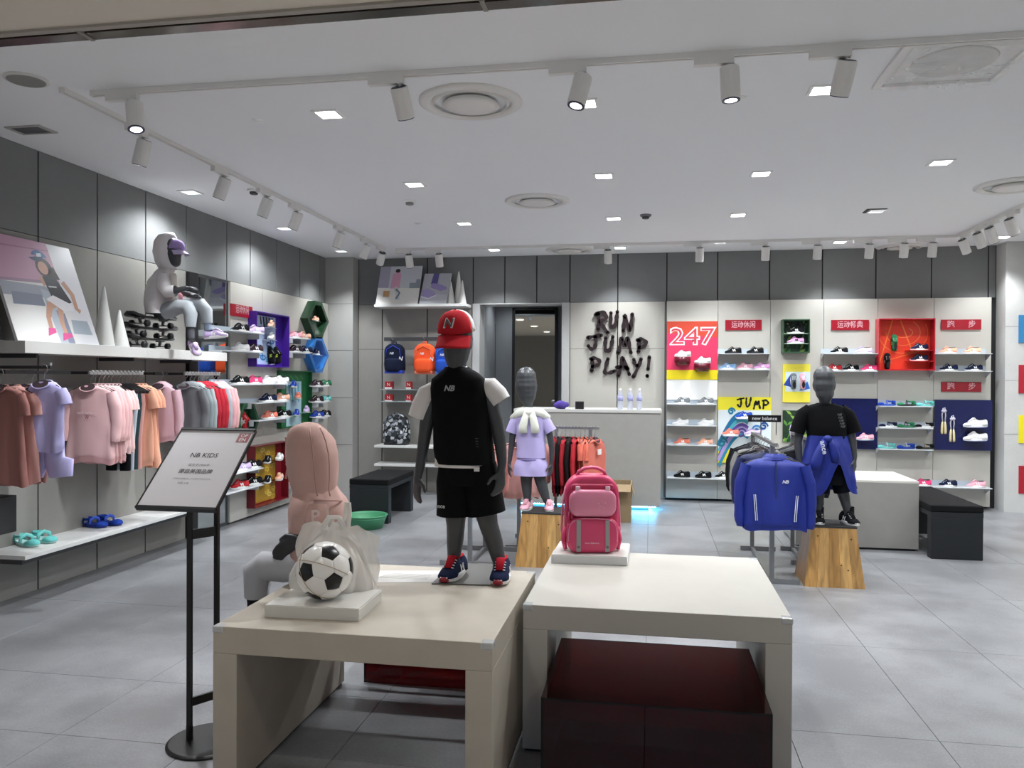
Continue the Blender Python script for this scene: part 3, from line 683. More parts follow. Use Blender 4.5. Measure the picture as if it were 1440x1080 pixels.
for px in (872, 886, 899):
    P = ony(px, 577, CY+.12)
    r = root('water_bottle', 'clear plastic water bottle with white cap standing on the cash counter', 'bottle', (P.x, CY+.12, CTZ), 0, 'water bottles on the cash counter')
    MB().tube([(0, 0, 0), (0, 0, .01), (0, 0, .06), (0, 0, .075), (0, 0, .09), (0, 0, .16), (0, 0, .19), (0, 0, .21), (0, 0, .222)], [.026, .031, .032, .029, .032, .032, .026, .014, .014], 16).build('bottle_body', mat('d6dcf0', .08, alpha=.45), r, True)
    MB().tube([(0, 0, .222), (0, 0, .245)], .015, 14).build('cap', WHITE, r); MB().tube([(0, 0, .1), (0, 0, .155)], .0328, 16).build('paper_label', mat('9fa0cc', .4), r, True)
P = ony(815, 575, CY+.1); tag(MB().box(P.x-.05, P.x+.05, CY+.08, CY+.15, CTZ, CTZ+.09).build('card_reader', mat('101012', .4), bevel=.006), 'small black box standing on the cash counter', 'box')
P = ony(916, 576, CY+.08); tag(MB().prism([(-.09, -.05), (.08, -.06), (.09, .05), (-.07, .06)], 0, .008, Matrix.Translation((P.x-.03, CY+.08, CTZ))).build('paper_stack', mat('f0f0f0', .7)), 'white papers lying on the end of the cash counter', 'paper')
P = ony(789, 576, CY+.05)
r = MB(); r.ball((0, 0, .045), (.085, .06, .045), 20, 12); o = r.build('folded_cloth', fab('5a4a9a'), smooth=True); fold(o, .02, 16, 1, 3); o.location = (P.x, CY+.07, CTZ); tag(o, 'crumpled purple cloth on the cash counter', 'cloth')

# cardboard box
P = onz(883, 735, 0)
r = root('cardboard_box', 'open brown cardboard box in front of the cash counter', 'box', (P.x-.17, P.y+.2, 0)); cb = mat('8f7a5c', .8, var=.06, scale=8)
h_ = .4
for x0, x1, y0, y1 in ((-.24, .2, -.2, -.192), (-.24, .2, .192, .2), (-.24, -.232, -.192, .192), (.192, .2, -.192, .192)): MB().box(x0, x1, y0, y1, 0, h_).build('side', cb, r)
MB().box(-.232, .192, -.192, .192, 0, .008).build('bottom', cb, r)
for Mx, s_ in ((Matrix.Translation((0, -.2, h_)) @ Matrix.Rotation(.5, 4, 'X'), (-.24, .2, -.13, 0)), (Matrix.Translation((.2, 0, h_)) @ Matrix.Rotation(1.35, 4, 'Y'), (0, .13, -.2, .2)), (Matrix.Translation((0, .2, h_)) @ Matrix.Rotation(-.3, 4, 'X'), (-.24, .2, 0, .12))):
    MB().box(s_[0], s_[1], s_[2], s_[3], -.003, .003, Mx).build('flap', cb, r)
MB().box(.2, .2015, -.03, .03, .2, h_).build('tape', mat('c9bfa8', .3), r)

# benches
def bench(x0, x1, y0, y1, h, label, rz=0):
    r = root('bench', label, 'bench', ((x0+x1)/2, (y0+y1)/2, 0), rz); a = (x1-x0)/2; b = (y1-y0)/2
    m = mat('272a2d', .5, spec=.3); 
    MB().box(-a, a, -b, b, h-.06, h).build('seat_cushion', mat('0f0f11', .7, bump=.3, scale=40, spec=.2), r, bevel=.012)
    MB().box(-a+.004, a-.004, -b+.004, b-.004, h-.1, h-.06).build('frame', m, r)
    for s_ in (-1, 1): MB().box(-a+.004, a-.004, s_*b-(.1 if s_ > 0 else -.004), s_*b+(.1 if s_ < 0 else -.004), 0, h-.1).build('leg_panel', m, r, bevel=.006)
    return r
bench(2.355, 2.775, 7.285, 8.55, .46, 'black cushioned bench beside the grey cabinet')
A = onz(491, 722, 0); B = onz(547, 737, 0); C = onz(579, 719, 0)
bench(-3.10, -2.665, 7.93, 8.82, .46, 'black cushioned bench beside the green basin', 0)
# grey cabinet
zt = ony(1293, 677, 7.57).z
r = root('display_cabinet', 'low grey laminate cabinet with white top beside the black bench', 'cabinet', (1.86, 7.95, 0))
MB().box(-.55, .49, -.38, .38, .02, zt-.02).build('body', cm, r, bevel=.002); MB().box(-.55, .49, -.38, .38, zt-.02, zt).build('top', mat('dad6cf', .4), r, bevel=.002); MB().box(-.53, .47, -.36, .36, 0, .02).build('plinth_base', BLACK, r)

# wooden blocks
WOOD = mat('b98c50', .5, kind='wood')
def block(xc, yf, wt, wb, h, dep, label, rz=0):
    r = root('wooden_block', label, 'plinth', (xc, yf+dep/2, 0), rz); d = dep/2; t = .018
    npl = 5
    for i in range(npl):     # glued staves of the front and back boards
        u0, u1 = i/npl, (i+1)/npl
        for sy in (-1, 1):
            ys = (-d, -d+t) if sy < 0 else (d-t, d); k = .62
            def q(u, z, y): W = wb+(wt-wb)*z/h; return (-W/2+W*u, y*(1-.25*z/h), z)
            MB().loft([[q(u0, 0, ys[0]), q(u1-.003, 0, ys[0]), q(u1-.003, 0, ys[1]), q(u0, 0, ys[1])], [q(u0, h, ys[0]), q(u1-.003, h, ys[0]), q(u1-.003, h, ys[1]), q(u0, h, ys[1])]]).build('stave', mat(('b98c50', 'c2975c', 'ad8148', 'c49a5e', 'b58a52')[i], .5, kind='wood'), r)
    for sx in (-1, 1):
        def q2(y, z, o_): W = wb+(wt-wb)*z/h; return (sx*(W/2-o_), y*(1-.25*z/h), z)
        MB().loft([[q2(-d+t, 0, .0), q2(d-t, 0, .0), q2(d-t, 0, t), q2(-d+t, 0, t)], [q2(-d+t, h, .0), q2(d-t, h, .0), q2(d-t, h, t), q2(-d+t, h, t)]]).build('side_board', mat('9d7440', .5, kind='wood'), r)
    MB().box(-wt/2, wt/2, -d*.75, d*.75, h-.018, h+.0).build('top_board', WOOD, r)
    MB().box(-wt/2-.005, wt/2+.005, -d*.76, d*.76, h, h+.012).build('top_mat', mat('2a2b2d', .6), r)
    for x, z in ((-.36, .86), (.38, .82), (.3, .3), (.15, .38)): MB().tube([(x*wt, -d*(1-.25*z)-.001, z*h), (x*wt, -d*(1-.25*z)+.004, z*h)], [.006, .006], 10).build('knot', mat('4f3416'), r)
    return r
A = onz(1134, 825, 0); B = onz(1213, 827, 0); zt = ony(1140, 742, A.y+.04).z
block((A.x+B.x)/2, A.y, .315, .42, zt, .42, 'trapezoid pine block under the mannequin in the blue tied jacket'); BLK_D = (Vector(((A.x+B.x)/2, A.y+.21, zt+.012)))
A = onz(724, 797, 0); B = onz(790, 799, 0); zt2 = ony(740, 723, A.y+.04).z
block((A.x+B.x)/2+.03, A.y, .34, .44, zt2, .42, 'trapezoid pine block under the girl mannequin in lilac'); BLK_C = (Vector(((A.x+B.x)/2+.03, A.y+.21, zt2+.012)))

# green basin
P = onz(505, 747, 0)
r = root('plastic_basin', 'green plastic basin on the floor by the black bench', 'basin', (P.x, P.y+.2, 0)); gm = mat('4d9a70', .4)
prof = [(.0, .004), (.15, .004), (.155, 0), (.165, .002), (.195, .12), (.2, .132), (.215, .134), (.217, .128), (.21, .127), (.203, .115), (.172, .012), (.14, .012), (0, .012)]
MB().loft([[(max(a, .001)*math.cos(2*PI*k/40), max(a, .001)*math.sin(2*PI*k/40), z) for k in range(40)] for a, z in prof], False).build('bowl', gm, r, True)
MB().loft([[((.198+o)*math.cos(2*PI*k/40), (.198+o)*math.sin(2*PI*k/40), z) for k in range(40)] for o, z in ((.001, .1), (.006, .104), (.006, .109), (.002, .113))], False).build('rim_ridge', gm, r, True)
# ------------------------------------------------------------------ shoes
def _shoe_meshes():
    L = .2
    def outline(k=1.0, n=28):
        pts = []
        for i in range(n):
            a = 2*PI*i/n; x = math.cos(a); y = math.sin(a)
            w = .036+.006*x if x > -.2 else .034
            pts.append((x*L/2*k, math.copysign(abs(y)**.8, y)*w*k*(1-.12*max(0, -x))))
        return pts
    sole = MB(); rg = []
    for z, k in ((0, .95), (.004, 1.0), (.018, 1.02), (.022, .98)):
        rg.append([(x, y, z+.012*max(0, x/(L/2)-.55)**1.5*(1 if z < .02 else .8)+.004*max(0, -x/(L/2))) for x, y in outline(k)])
    sole.loft(rg)
    secs = [(-.098, .052, .012), (-.094, .068, .024), (-.08, .074, .031), (-.055, .068, .033), (-.03, .064, .033), (-.012, .07, .033), (.005, .078, .032), (.02, .072, .033), (.04, .058, .036), (.06, .045, .037), (.08, .038, .033), (.094, .031, .022), (.1, .026, .01)]
    up = MB(); rg = []
    for x, h, w in secs:
        ring = []
        for i in range(12):
            a = PI*i/11; c, s_ = math.cos(a), math.sin(a)
            ww = w*(1 if x > .02 else .9); top = h
            ring.append((x, math.copysign(abs(c)**.75, c)*ww*(1-.25*s_**3 if x < .02 else 1), .016+(top-.016)*s_**(.9 if x > .02 else .75)))
        rg.append(ring)
    up.loft(rg, True, True)
    op = MB().prism([(-.045+.04*math.cos(2*PI*k/16), .019*math.sin(2*PI*k/16)) for k in range(16)], 0, .003, Matrix.Translation((0, 0, .0715)) @ Matrix.Rotation(.03, 4, 'Y'))
    to = MB().tube([(-.002, 0, .072), (.01, 0, .082), (.018, 0, .082), (.06, 0, .05)], [(.018, .004), (.019, .006), (.018, .006), (.014, .004)], 10)
    la = MB()
    for k in range(4): la.tube([(.02+.011*k, -.021, .0705-.0075*k), (.022+.011*k, 0, .0785-.0085*k), (.02+.011*k, .021, .0705-.0075*k)], [(.003, .002)]*3, 6)
    # side mark: slanted N of three bars on both flanks
    nm = MB()
    for sy in (-1, 1):
        for (xa, za), (xb, zb), t in (((-.022, .028), (-.014, .056), .005), ((-.014, .056), (.0, .028), .005), ((.0, .028), (.008, .054), .005)):
            y = sy*.0345; nm.add([(xa-t, y, za), (xa+t, y, za), (xb+t, y*.93, zb), (xb-t, y*.93, zb)], [(0, 1, 2, 3)])
    # sandal pieces
    st = MB()
    rg = []
    for x, h, w in ((.035, .034, .037), (.055, .042, .04), (.08, .04, .037), (.097, .03, .024), (.104, .022, .012)):
        rg.append([(x, math.copysign(abs(math.cos(PI*i/11))**.7, math.cos(PI*i/11))*w, .014+(h-.014)*math.sin(PI*i/11)**.7) for i in range(12)])
    st.loft(rg, 'end', True)
    heel = MB(); rg = []
    for i in range(11):
        a = PI*.5+PI*i/10; x, y = -.06+.038*math.cos(a), .034*math.sin(a)
        rg.append([(x, y, .02), (x*1.0, y*.95, .06), (x*.97, y*.9, .062), (x*.97, y*.9, .02)])
    heel.loft(rg, True)
    strap = MB().tube([(-.0, -.036, .022), (.0, -.033, .05), (.002, 0, .066), (.0, .033, .05), (-.0, .036, .022)], [(.011, .004)]*5, 8, ref=(1, 0, 0))
    strap2 = MB().tube([(-.06, -.034, .05), (-.02, -.035, .055), (.0, -.03, .058)], [(.004, .008)]*3, 8)
    d = {}
    for k, m_, sm in (('sole', sole, False), ('upper', up, True), ('opening', op, False), ('tongue', to, True), ('laces', la, True), ('side_mark', nm, False), ('toe_cap', st, True), ('heel_cup', heel, True), ('strap', strap, True), ('side_strap', strap2, True)):
        d[k] = meshdata(m_, k, WHITE, sm)
    return d
SH = _shoe_meshes()
UPB = Matrix(((0, -1, 0), (0, 0, -1), (1, 0, 0))).to_euler(); UPL = Matrix(((0, 0, 1), (0, -1, 0), (1, 0, 0))).to_euler()
CN = {'bk': ('16171a', 'black'), 'nv': ('1b2340', 'navy'), 'wh': ('ececec', 'white'), 'pk': ('e8a8b8', 'pink'), 'hp': ('e8487e', 'hot pink'), 'li': ('c9b4dc', 'lilac'), 'pe': ('f0b498', 'peach'),
      'co': ('e8836e', 'coral'), 'gr': ('6f7478', 'grey'), 'rd': ('c03238', 'red'), 'bl': ('2746a8', 'blue'), 'tq': ('6cc4c0', 'turquoise'), 'gn': ('2f7a52', 'green'), 'lb': ('8db4dc', 'pale blue'), 'dk': ('3a2c34', 'dark maroon'), 'pu': ('d99fd0', 'mauve')}
def shoe(loc, rz, c, where, sole='f0f0ee', mark='f2f2f2', s=1.0, kind='sneaker', rot=None, group=None, parts=None):
    hexc, nm = CN[c] if c in CN else (c, parts or 'coloured')
    r = root('sandal' if kind == 'sandal' else 'sneaker', '%s %s %s' % (nm, 'closed-toe sandal' if kind == 'sandal' else ('trainer with white sole' if sole == 'f0f0ee' and c != 'wh' else 'trainer'), where), 'shoe', loc, rz, group)
    if rot: r.rotation_euler = rot
    r.scale = (s, s, s)
    m = fab(hexc)
    share('sole', SH['sole'], mat(sole, .6), r)
    if kind == 'sneaker':
        u = share('upper', SH['upper'], m, r); share('opening', SH['opening'], mat('0a0a0c', .9), r); share('tongue', SH['tongue'], m, r)
        share('laces', SH['laces'], mat('f0f0f0' if c in ('bk', 'nv', 'rd', 'gr', 'dk') else 'e6dede', .8), r); share('side_mark', SH['side_mark'], mat(mark, .5), u)
    else:
        share('toe_cap', SH['toe_cap'], m, r); share('heel_cup', SH['heel_cup'], m, r); share('strap', SH['strap'], mat(mark, .6), r); share('side_strap', SH['side_strap'], m, r); share('side_strap', SH['side_strap'], m, r, scale=(1, -1, 1))
    return r

# ------------------------------------------------------------------ back wall shoe shelves
YP = YB-.1            # face of the plates
SD = .2               # shelf depth
M_SHELF = mat('c9ccd0', .35)
def bshelf(px0, px1, py, label, shoes, where, kind='sneaker', inset=.0):
    yf = YP-SD; a = ony(px0, py, yf); b = ony(px1, py, yf)
    r = root('shoe_shelf', label, 'shelf', ((a.x+b.x)/2, YP, a.z)); h = (b.x-a.x)/2
    MB().box(-h, h, -SD, 0, -.008, 0).build('board', M_SHELF, r)
    MB().box(-h, h, -.006, 0, 0, .06).build('back_lip', mat('b9c4ce', .3), r)
    for s_ in (-1, 1): MB().add([(s_*h-.002, 0, -.008), (s_*h-.002, -SD*.8, -.008), (s_*h-.002, 0, -.085), (s_*h+.002, 0, -.008), (s_*h+.002, -SD*.8, -.008), (s_*h+.002, 0, -.085)], [(0, 1, 2), (3, 5, 4), (0, 3, 4, 1), (1, 4, 5, 2), (0, 2, 5, 3)]).build('bracket', M_SHELF, r)
    for sx, c, *o in shoes:
        P = ony(sx, py, YP-SD/2); seen = [q_[1] for q_ in shoes]
        shoe((P.x, YP-SD/2, a.z), PI+random.uniform(-.12, .12), c, where, *(o or []), kind=kind, group=('%s on %s' % (CN[c][1], where[3:]))[:60] if seen.count(c) > 1 else None)
G4 = ('d8dadc', 'dfe2e4')
bshelf(938, 1008, 568, 'grey shoe shelf under the 247 panel, topmost of four', [(959, 'gr'), (992, 'gr')], 'on the topmost shelf under the 247 panel')
bshelf(938, 1008, 598, 'grey shoe shelf under the 247 panel, second from the top', [(957, 'wh'), (992, 'wh')], 'on the second shelf under the 247 panel')
bshelf(938, 1008, 625.5, 'grey shoe shelf under the 247 panel, third from the top', [(959, 'co'), (991, 'pe')], 'on the third shelf under the 247 panel')
bshelf(938, 1085, 672, 'long grey shoe shelf near the floor under the 247 panel', [(959, 'bk', '101114'), (989, 'bk', '101114'), (1017, 'bk')], 'on the long bottom shelf beside the counter')
bshelf(1011, 1083, 497, 'grey shoe shelf under the sign beside the 247 panel, upper', [(1031, 'bk', '15161a'), (1062, 'bk', '15161a')], 'on the upper shelf beside the 247 panel')
bshelf(1011, 1083, 519.5, 'grey shoe shelf beside the 247 panel, lower', [(1023, 'lb'), (1047, 'pk'), (1071, 'pu')], 'on the lower shelf beside the 247 panel')
bshelf(1159, 1235, 497, 'grey shoe shelf beside the orange track box, upper', [(1180, 'bk'), (1214, 'li')], 'on the upper shelf beside the track box')
bshelf(1159, 1235, 521.5, 'grey shoe shelf beside the orange track box, lower', [(1172, 'rd'), (1196, 'bk'), (1222, 'hp')], 'on the lower shelf beside the track box')
bshelf(1316, 1396, 497, 'grey shoe shelf under the running sign, upper', [(1333, 'pe'), (1367, 'pe')], 'on the upper shelf under the running sign')
bshelf(1316, 1396, 521.5, 'grey shoe shelf under the running sign, lower', [(1334, 'nv'), (1369, 'nv')], 'on the lower shelf under the running sign')
bshelf(1237, 1313, 571, 'grey sandal shelf under the track box, topmost of three', [(1247, 'bl', '3858b8', '5a78d0'), (1275, 'gn', '232a26', '3a3a3a'), (1301, 'tq', '7accc8', '9adcd8')], 'on the topmost shelf under the track box', 'sandal')
bshelf(1237, 1313, 601.5, 'grey sandal shelf under the track box, middle of three', [(1249, 'nv', 'f0f0ee', '1b2340'), (1274, 'gn', '2f7a52', '1c1c20'), (1300, 'bk', 'f0f0ee', 'dddddd')], 'on the middle shelf under the track box', 'sandal')
bshelf(1237, 1313, 631.5, 'grey sandal shelf under the track box, lowest of three', [(1247, 'tq', '7accc8', 'c8e8e6'), (1274, 'bl', '22429c', 'd0d8f0'), (1301, 'bk', '2c2a22', 'a08040')], 'on the lowest shelf under the track box', 'sandal')
bshelf(1236, 1396, 683, 'long grey shoe shelf near the floor behind the black bench', [(1297, 'hp'), (1333, 'nv'), (1373, 'pk')], 'on the long bottom shelf behind the black bench')

# ------------------------------------------------------------------ printed boards
def poly(mb, pts, c, M, off):
    vs = [M @ Vector((x, y, off)) for x, y in pts]; mb.add(vs, [tuple(range(len(vs)))], c)
def disc(cx, cy, rx, ry=None, n=16, a0=0, a1=2*PI): ry = ry or rx; return [(cx+rx*math.cos(a0+(a1-a0)*k/n), cy+ry*math.sin(a0+(a1-a0)*k/n)) for k in range(n)]
def stroke(pts, w):
    """closed outline of a polyline with width"""
    P = [Vector((p[0], p[1])) for p in pts]; Lf, Rt = [], []
    for i, p in enumerate(P):
        t = (P[min(i+1, len(P)-1)]-P[max(i-1, 0)]).normalized(); nn = Vector((-t.y, t.x)); ww = w if not isinstance(w, (list, tuple)) else w[i]
        Lf.append(p+nn*ww/2); Rt.append(p-nn*ww/2)
    return [tuple(p) for p in Lf+Rt[::-1]]
def strokequads(mb, pts, w, c, M, off):
    n = len(pts); o = stroke(pts, w)
    for i in range(n-1): poly(mb, [o[i], o[i+1], o[2*n-2-i], o[2*n-1-i]], c, M, off)
def wallM(p0, p1, axis):
    """unit square (0..1, 0..1) -> rectangle on the wall plane; p0 top-left, p1 bottom-right, world"""
    u = Vector((p1.x-p0.x, p1.y-p0.y, 0)); v = Vector((0, 0, p0.z-p1.z)); n = u.cross(v).normalized()
    return Matrix(((u.x, v.x, n.x, p0.x), (u.y, v.y, n.y, p0.y), (u.z, v.z, n.z, p1.z), (0, 0, 0, 1)))
def board(name, label, cat, P0, P1, t, art=None, edge='e8e8e6', rough=.4):
    """a flat printed board of thickness t on a wall; art(mb, M) adds the print"""
    M = wallM(P0, P1, 0); c = (P0+P1)/2
    n = M.to_3x3().col[2].normalized()
    r = root(name, label, cat, (c.x, c.y, P1.z)); T = Matrix.Translation(-r.location)
    a, b = P0-r.location, P1-r.location
    vs = [T @ (M @ Vector((x, y, 0)))+n*z for z in (0, -t) for x, y in ((0, 0), (1, 0), (1, 1), (0, 1))]
    MB().add(vs, [(0, 1, 2, 3), (7, 6, 5, 4), (0, 4, 5, 1), (1, 5, 6, 2), (2, 6, 7, 3), (3, 7, 4, 0)]).build('board', mat(edge, rough), r)
    if art:
        mb = MB(); art(mb, T @ M); mb.build('print', print_mat(rough), r)
    return r
def yboard(px0, py0, px1, py1, off, *k, **kw):
    Y = YP-off; return board(*k, P0=ony(px0, py0, Y), P1=ony(px1, py1, Y), t=off-.001, **kw)
sq = [(0, 0), (1, 0), (1, 1), (0, 1)]
def art247(mb, M):
    poly(mb, sq, 'e23a62', M, .001); poly(mb, [(0, .8), (1, .72), (1, 1), (0, 1)], 'cf4a34', M, .0012); poly(mb, [(0, 0), (1, 0), (1, .165), (0, .165)], 'f2dc1c', M, .0014)
b247 = yboard(938, 452, 1009, 534, .03, 'poster_board', 'pink and yellow panel printed 247 above four shoe shelves', 'panel', art=art247)
P = ony(973.5, 474, YP-.032)-b247.location
text('247', mat('fdf3f3', .4), b247, (P.x, P.y, P.z), width=.57, bold=.035, name='number_outline', height=.235); text('247', mat('d04052', .4), b247, (P.x, P.y-.004, P.z), width=.525, bold=-.008, height=.195, name='number_fill')
tag(MB().box(JX[8]+.004, JX[9]-.004, YP-.025, YP-.001, ony(970, 562, YP).z, ony(970, 534, YP).z).build('poster_board', mat('f4f4f2', .3)), 'plain white panel below the pink and yellow 247 panel', 'panel')
for px, py in ((960, 502), (988, 511)):
    P = ony(px, py, YP-.1)
    shoe((P.x, YP-.11, P.z), PI, 'wh', 'on a dark red cup fixed to the 247 panel', sole='fafafa', group='white trainers on the 247 panel')
    r = root('shoe_cup', 'dark red half-round bracket on the 247 panel under a white trainer', 'bracket', (P.x, YP-.03, P.z), 0, 'dark red brackets on the 247 panel')
    MB().loft([[(.1*k*math.cos(PI*i/12+PI), -.0+.15*k*math.sin(2*PI*i/12*.5+PI)*1.0, z) for i in range(13)] for k, z in ((1, -.002), (1, -.06), (.8, -.1))]).build('bracket_body', mat('5a1020', .3), r, True)
def redsign(px0, py0, px1, py1, txt, label, gap=False):
    o = yboard(px0, py0, px1, py1, .014, 'category_sign', label, 'sign', edge='9c1528', rough=.3)
    P = ony((px0+px1)/2, (py0+py1)/2, YP-.0155)-o.location
    text(txt, mat('d9a9b0', .4), o, (P.x, P.y, P.z), width=(px1-px0)*.0089*(.62 if not gap else .62), bold=.01, height=.085)
redsign(1020, 450, 1071, 464, '运动休闲', 'red sign with four white characters beside the 247 panel')
redsign(1169, 450, 1222, 464, '运动畅典', 'red sign with four white characters beside the orange track box')
redsign(1324, 449.5, 1380, 463.5, '跑      步', 'red sign with two spaced characters above the peach trainers', True)
redsign(1324, 537, 1380, 551, '跑      步', 'red sign with two spaced characters below the navy trainers', True)
def artjump(mb, M):
    poly(mb, sq, 'f0e434', M, .001); poly(mb, [(0, .2), (1, .2), (1, .8), (0, .8)], 'dfe9ec', M, .0014)
    for k, (c, w) in enumerate((('1d6f9c', .1), ('57b6c4', .06), ('6a4fa8', .05), ('b7a4dc', .09), ('2a8fb0', .05))):
        pts = [(.02+.55*t, .2+.1*k*0+.52*math.sin(t*PI*.62)-.075*k+.05*(1-t)) for t in [i/10 for i in range(11)]]
        strokequads(mb, pts, w, c, M, .002+.0004*k)
    for cx, cy, r_, c in ((.25, .78, .07, '1f7f9f'), (.47, .72, .06, '58b0c8'), (.08, .3, .1, '2f7d98'), (.44, .45, .1, '5a4a86'), (.72, .5, .1, '3a86c8'), (.86, .56, .08, '1f4f8f')):
        sp = [(cx+r_*(1-t*.85)*math.cos(t*9), cy+r_*(1-t*.85)*math.sin(t*9)*.8) for t in [i/16 for i in range(17)]]; strokequads(mb, sp, .03, c, M, .005)
# brush letters as polylines in a 1x1 cell
LT = {'R': [[(.2, .95), (.24, .55), (.2, .05)], [(-.02, .88), (.3, 1.02), (.72, .98), (.86, .78), (.66, .6), (.34, .5), (.62, .22), (1.0, -.12)]],
      'U': [[(.08, .98), (.04, .5), (.1, .12), (.35, .02), (.6, .25), (.78, .7), (.86, 1.05)]],
      'N': [[(.05, .02), (.12, .5), (.2, .97), (.5, .45), (.72, .02), (.85, .5), (.95, 1.05)]],
      'J': [[(.0, .9), (.45, 1.0), (.98, 1.08)], [(.55, .98), (.58, .5), (.5, .12), (.25, .02), (.05, .25)]],
      'M': [[(.0, -.05), (.15, .5), (.3, 1.0), (.5, .45), (.62, .75), (.75, 1.0), (.85, .5), (.98, .0)]],
      'P': [[(.2, .9), (.22, .5), (.15, 0)], [(.05, .95), (.5, 1.02), (.9, .8), (.85, .55), (.5, .4), (.22, .35)]],
      'L': [[(.35, 1.0), (.15, .5), (.05, .1), (.5, .08), (.98, .2)]],
      'A': [[(.1, -.05), (.3, .5), (.45, 1.02), (.65, .6), (.95, .05)], [(.0, .45), (.45, .48), (.85, .38)]],
      'Y': [[(.1, 1.0), (.2, .7), (.42, .58)], [(.8, 1.02), (.55, .5), (.05, -.2)]],
      '!': [[(.55, 1.1), (.3, .45)], [(.14, .1), (.16, .08)]]}
def smoothline(pts, n=5):
    if len(pts) < 3: return [tuple(Vector(pts[0]).lerp(Vector(pts[-1]), i/4)) for i in range(5)]
    P = [Vector(p) for p in pts]; P = [P[0]*2-P[1]]+P+[P[-1]*2-P[-2]]; out = []
    for i in range(1, len(P)-2):
        for k in range(n):
            t = k/n; a, b, c, d = P[i-1:i+3]
            out.append(tuple(.5*((2*b)+(c-a)*t+(2*a-5*b+4*c-d)*t*t+(3*b-a-3*c+d)*t**3)))
    return out+[tuple(P[-2])]
def letter(ch, parent, x0, z0, w, h, y, t, m, sw, slant=.0, vertical=True):
    mb = MB()
    for li in LT[ch]:
        pts = [(x0+(px_+slant*pz_)*w, z0+pz_*h) for px_, pz_ in smoothline(li)]
        n = len(pts); ws_ = [sw*(.86+.2*math.sin(i*.9+w*40)) for i in range(n)]
        rings = []
        o = stroke(pts, ws_)
        for i in range(n):
            a, b = o[i], o[2*n-1-i]; rings.append([(a[0], y, a[1]), (b[0], y, b[1]), (b[0], y-t, b[1]), (a[0], y-t, a[1])])
        mb.loft(rings)
        for e in (pts[0], pts[-1]):
            mb.loft([[(e[0]+sw*.45*math.cos(2*PI*k/10), yy, e[1]+sw*.45*math.sin(2*PI*k/10)) for k in range(10)] for yy in (y, y-t)])
    return mb.build('letter', m, parent)
rw = root('wall_lettering', 'dark brush-style raised lettering reading run jump play on the pale wall', 'sign', ony(868, 545, YB))
INK = mat('241418', .45)
def brush(txt, boxes, Y, t, parent, m, sw, ins=0):
    for ch, (xa, ya, xb, yb_) in zip(txt, boxes):
        a = ony(xa+ins, yb_-ins, Y)-parent.location; b = ony(xb-ins, ya+ins, Y)-parent.location; letter(ch, parent, a.x, a.z, b.x-a.x, b.z-a.z, a.y, t, m, sw)
Z6 = lambda l: [(800+a/6, 420+b/6, 800+c/6, 420+d/6) for a, b, c, d in l]
brush('RUN', Z6([(212, 105, 345, 285), (335, 105, 432, 262), (440, 125, 552, 290)]), YB-.022, .018, rw, INK, .052, 2.3)
brush('JUMP', Z6([(145, 305, 290, 440), (290, 315, 395, 462), (400, 315, 540, 470), (560, 330, 672, 465)]), YB-.022, .018, rw, INK, .052, 2.3)
brush('PLAY!', Z6([(165, 490, 280, 625), (285, 495, 400, 650), (390, 485, 530, 660), (525, 500, 640, 650), (640, 495, 712, 680)]), YB-.022, .018, rw, INK, .052, 2.3)
MB().box(-.02, .02, .0, .03, .2, .24).build('stand_off', mat('8a8a8a', .4), rw)

bj = yboard(1010, 558, 1084, 652, .025, 'poster_board', 'yellow panel with a blue wave drawing and the word jump', 'panel', art=artjump, edge='e4dc3c')
brush('JUMP', [(1037, 561, 1046, 572), (1049, 560, 1057, 572), (1060, 564, 1069, 574), (1072, 563, 1081, 574)], YP-.027, .003, bj, BLACK, .025)
P = ony(1027, 612, YP-.1); shoe((P.x, YP-.12, P.z), PI, 'co', 'held on the yellow wave panel')
P = ony(1058, 612, YP-.1); shoe((P.x, YP-.12, P.z), PI, 'li', 'held on the yellow wave panel')
P = ony(1046, 588, YP-.1); shoe((P.x, YP-.12, P.z), PI, 'bl', 'held on the yellow wave panel')
for px, py, nm_ in ((1027, 612, 'coral'), (1058, 612, 'lilac'), (1046, 588, 'blue')):
    P = ony(px, py, YP-.1); tag(MB().box(P.x-.09, P.x+.09, YP-.17, YP-.024, P.z-.008, P.z).build('shoe_bracket', mat('d8dce0', .2)), 'small clear bracket under the %s trainer on the wave panel' % nm_, 'bracket')
def artleaf(mb, M):
    poly(mb, sq, '1f3a26', M, .001); rnd = random.Random(4)
    for k in range(26):
        x, y = rnd.random(), rnd.random(); a = rnd.random()*PI; c = rnd.choice(['3f7a3a', '2a5c34', '8ab04a', '16301e', '5c9440'])
        d = Vector((math.cos(a), math.sin(a)))*.13; e = Vector((-d.y, d.x))*.35
        pts = [Vector((x, y))-d, Vector((x, y))+e, Vector((x, y))+d, Vector((x, y))-e]; poly(mb, [(min(max(p.x, 0), 1), min(max(p.y, 0), 1)) for p in pts], c, M, .0012+.0001*k)
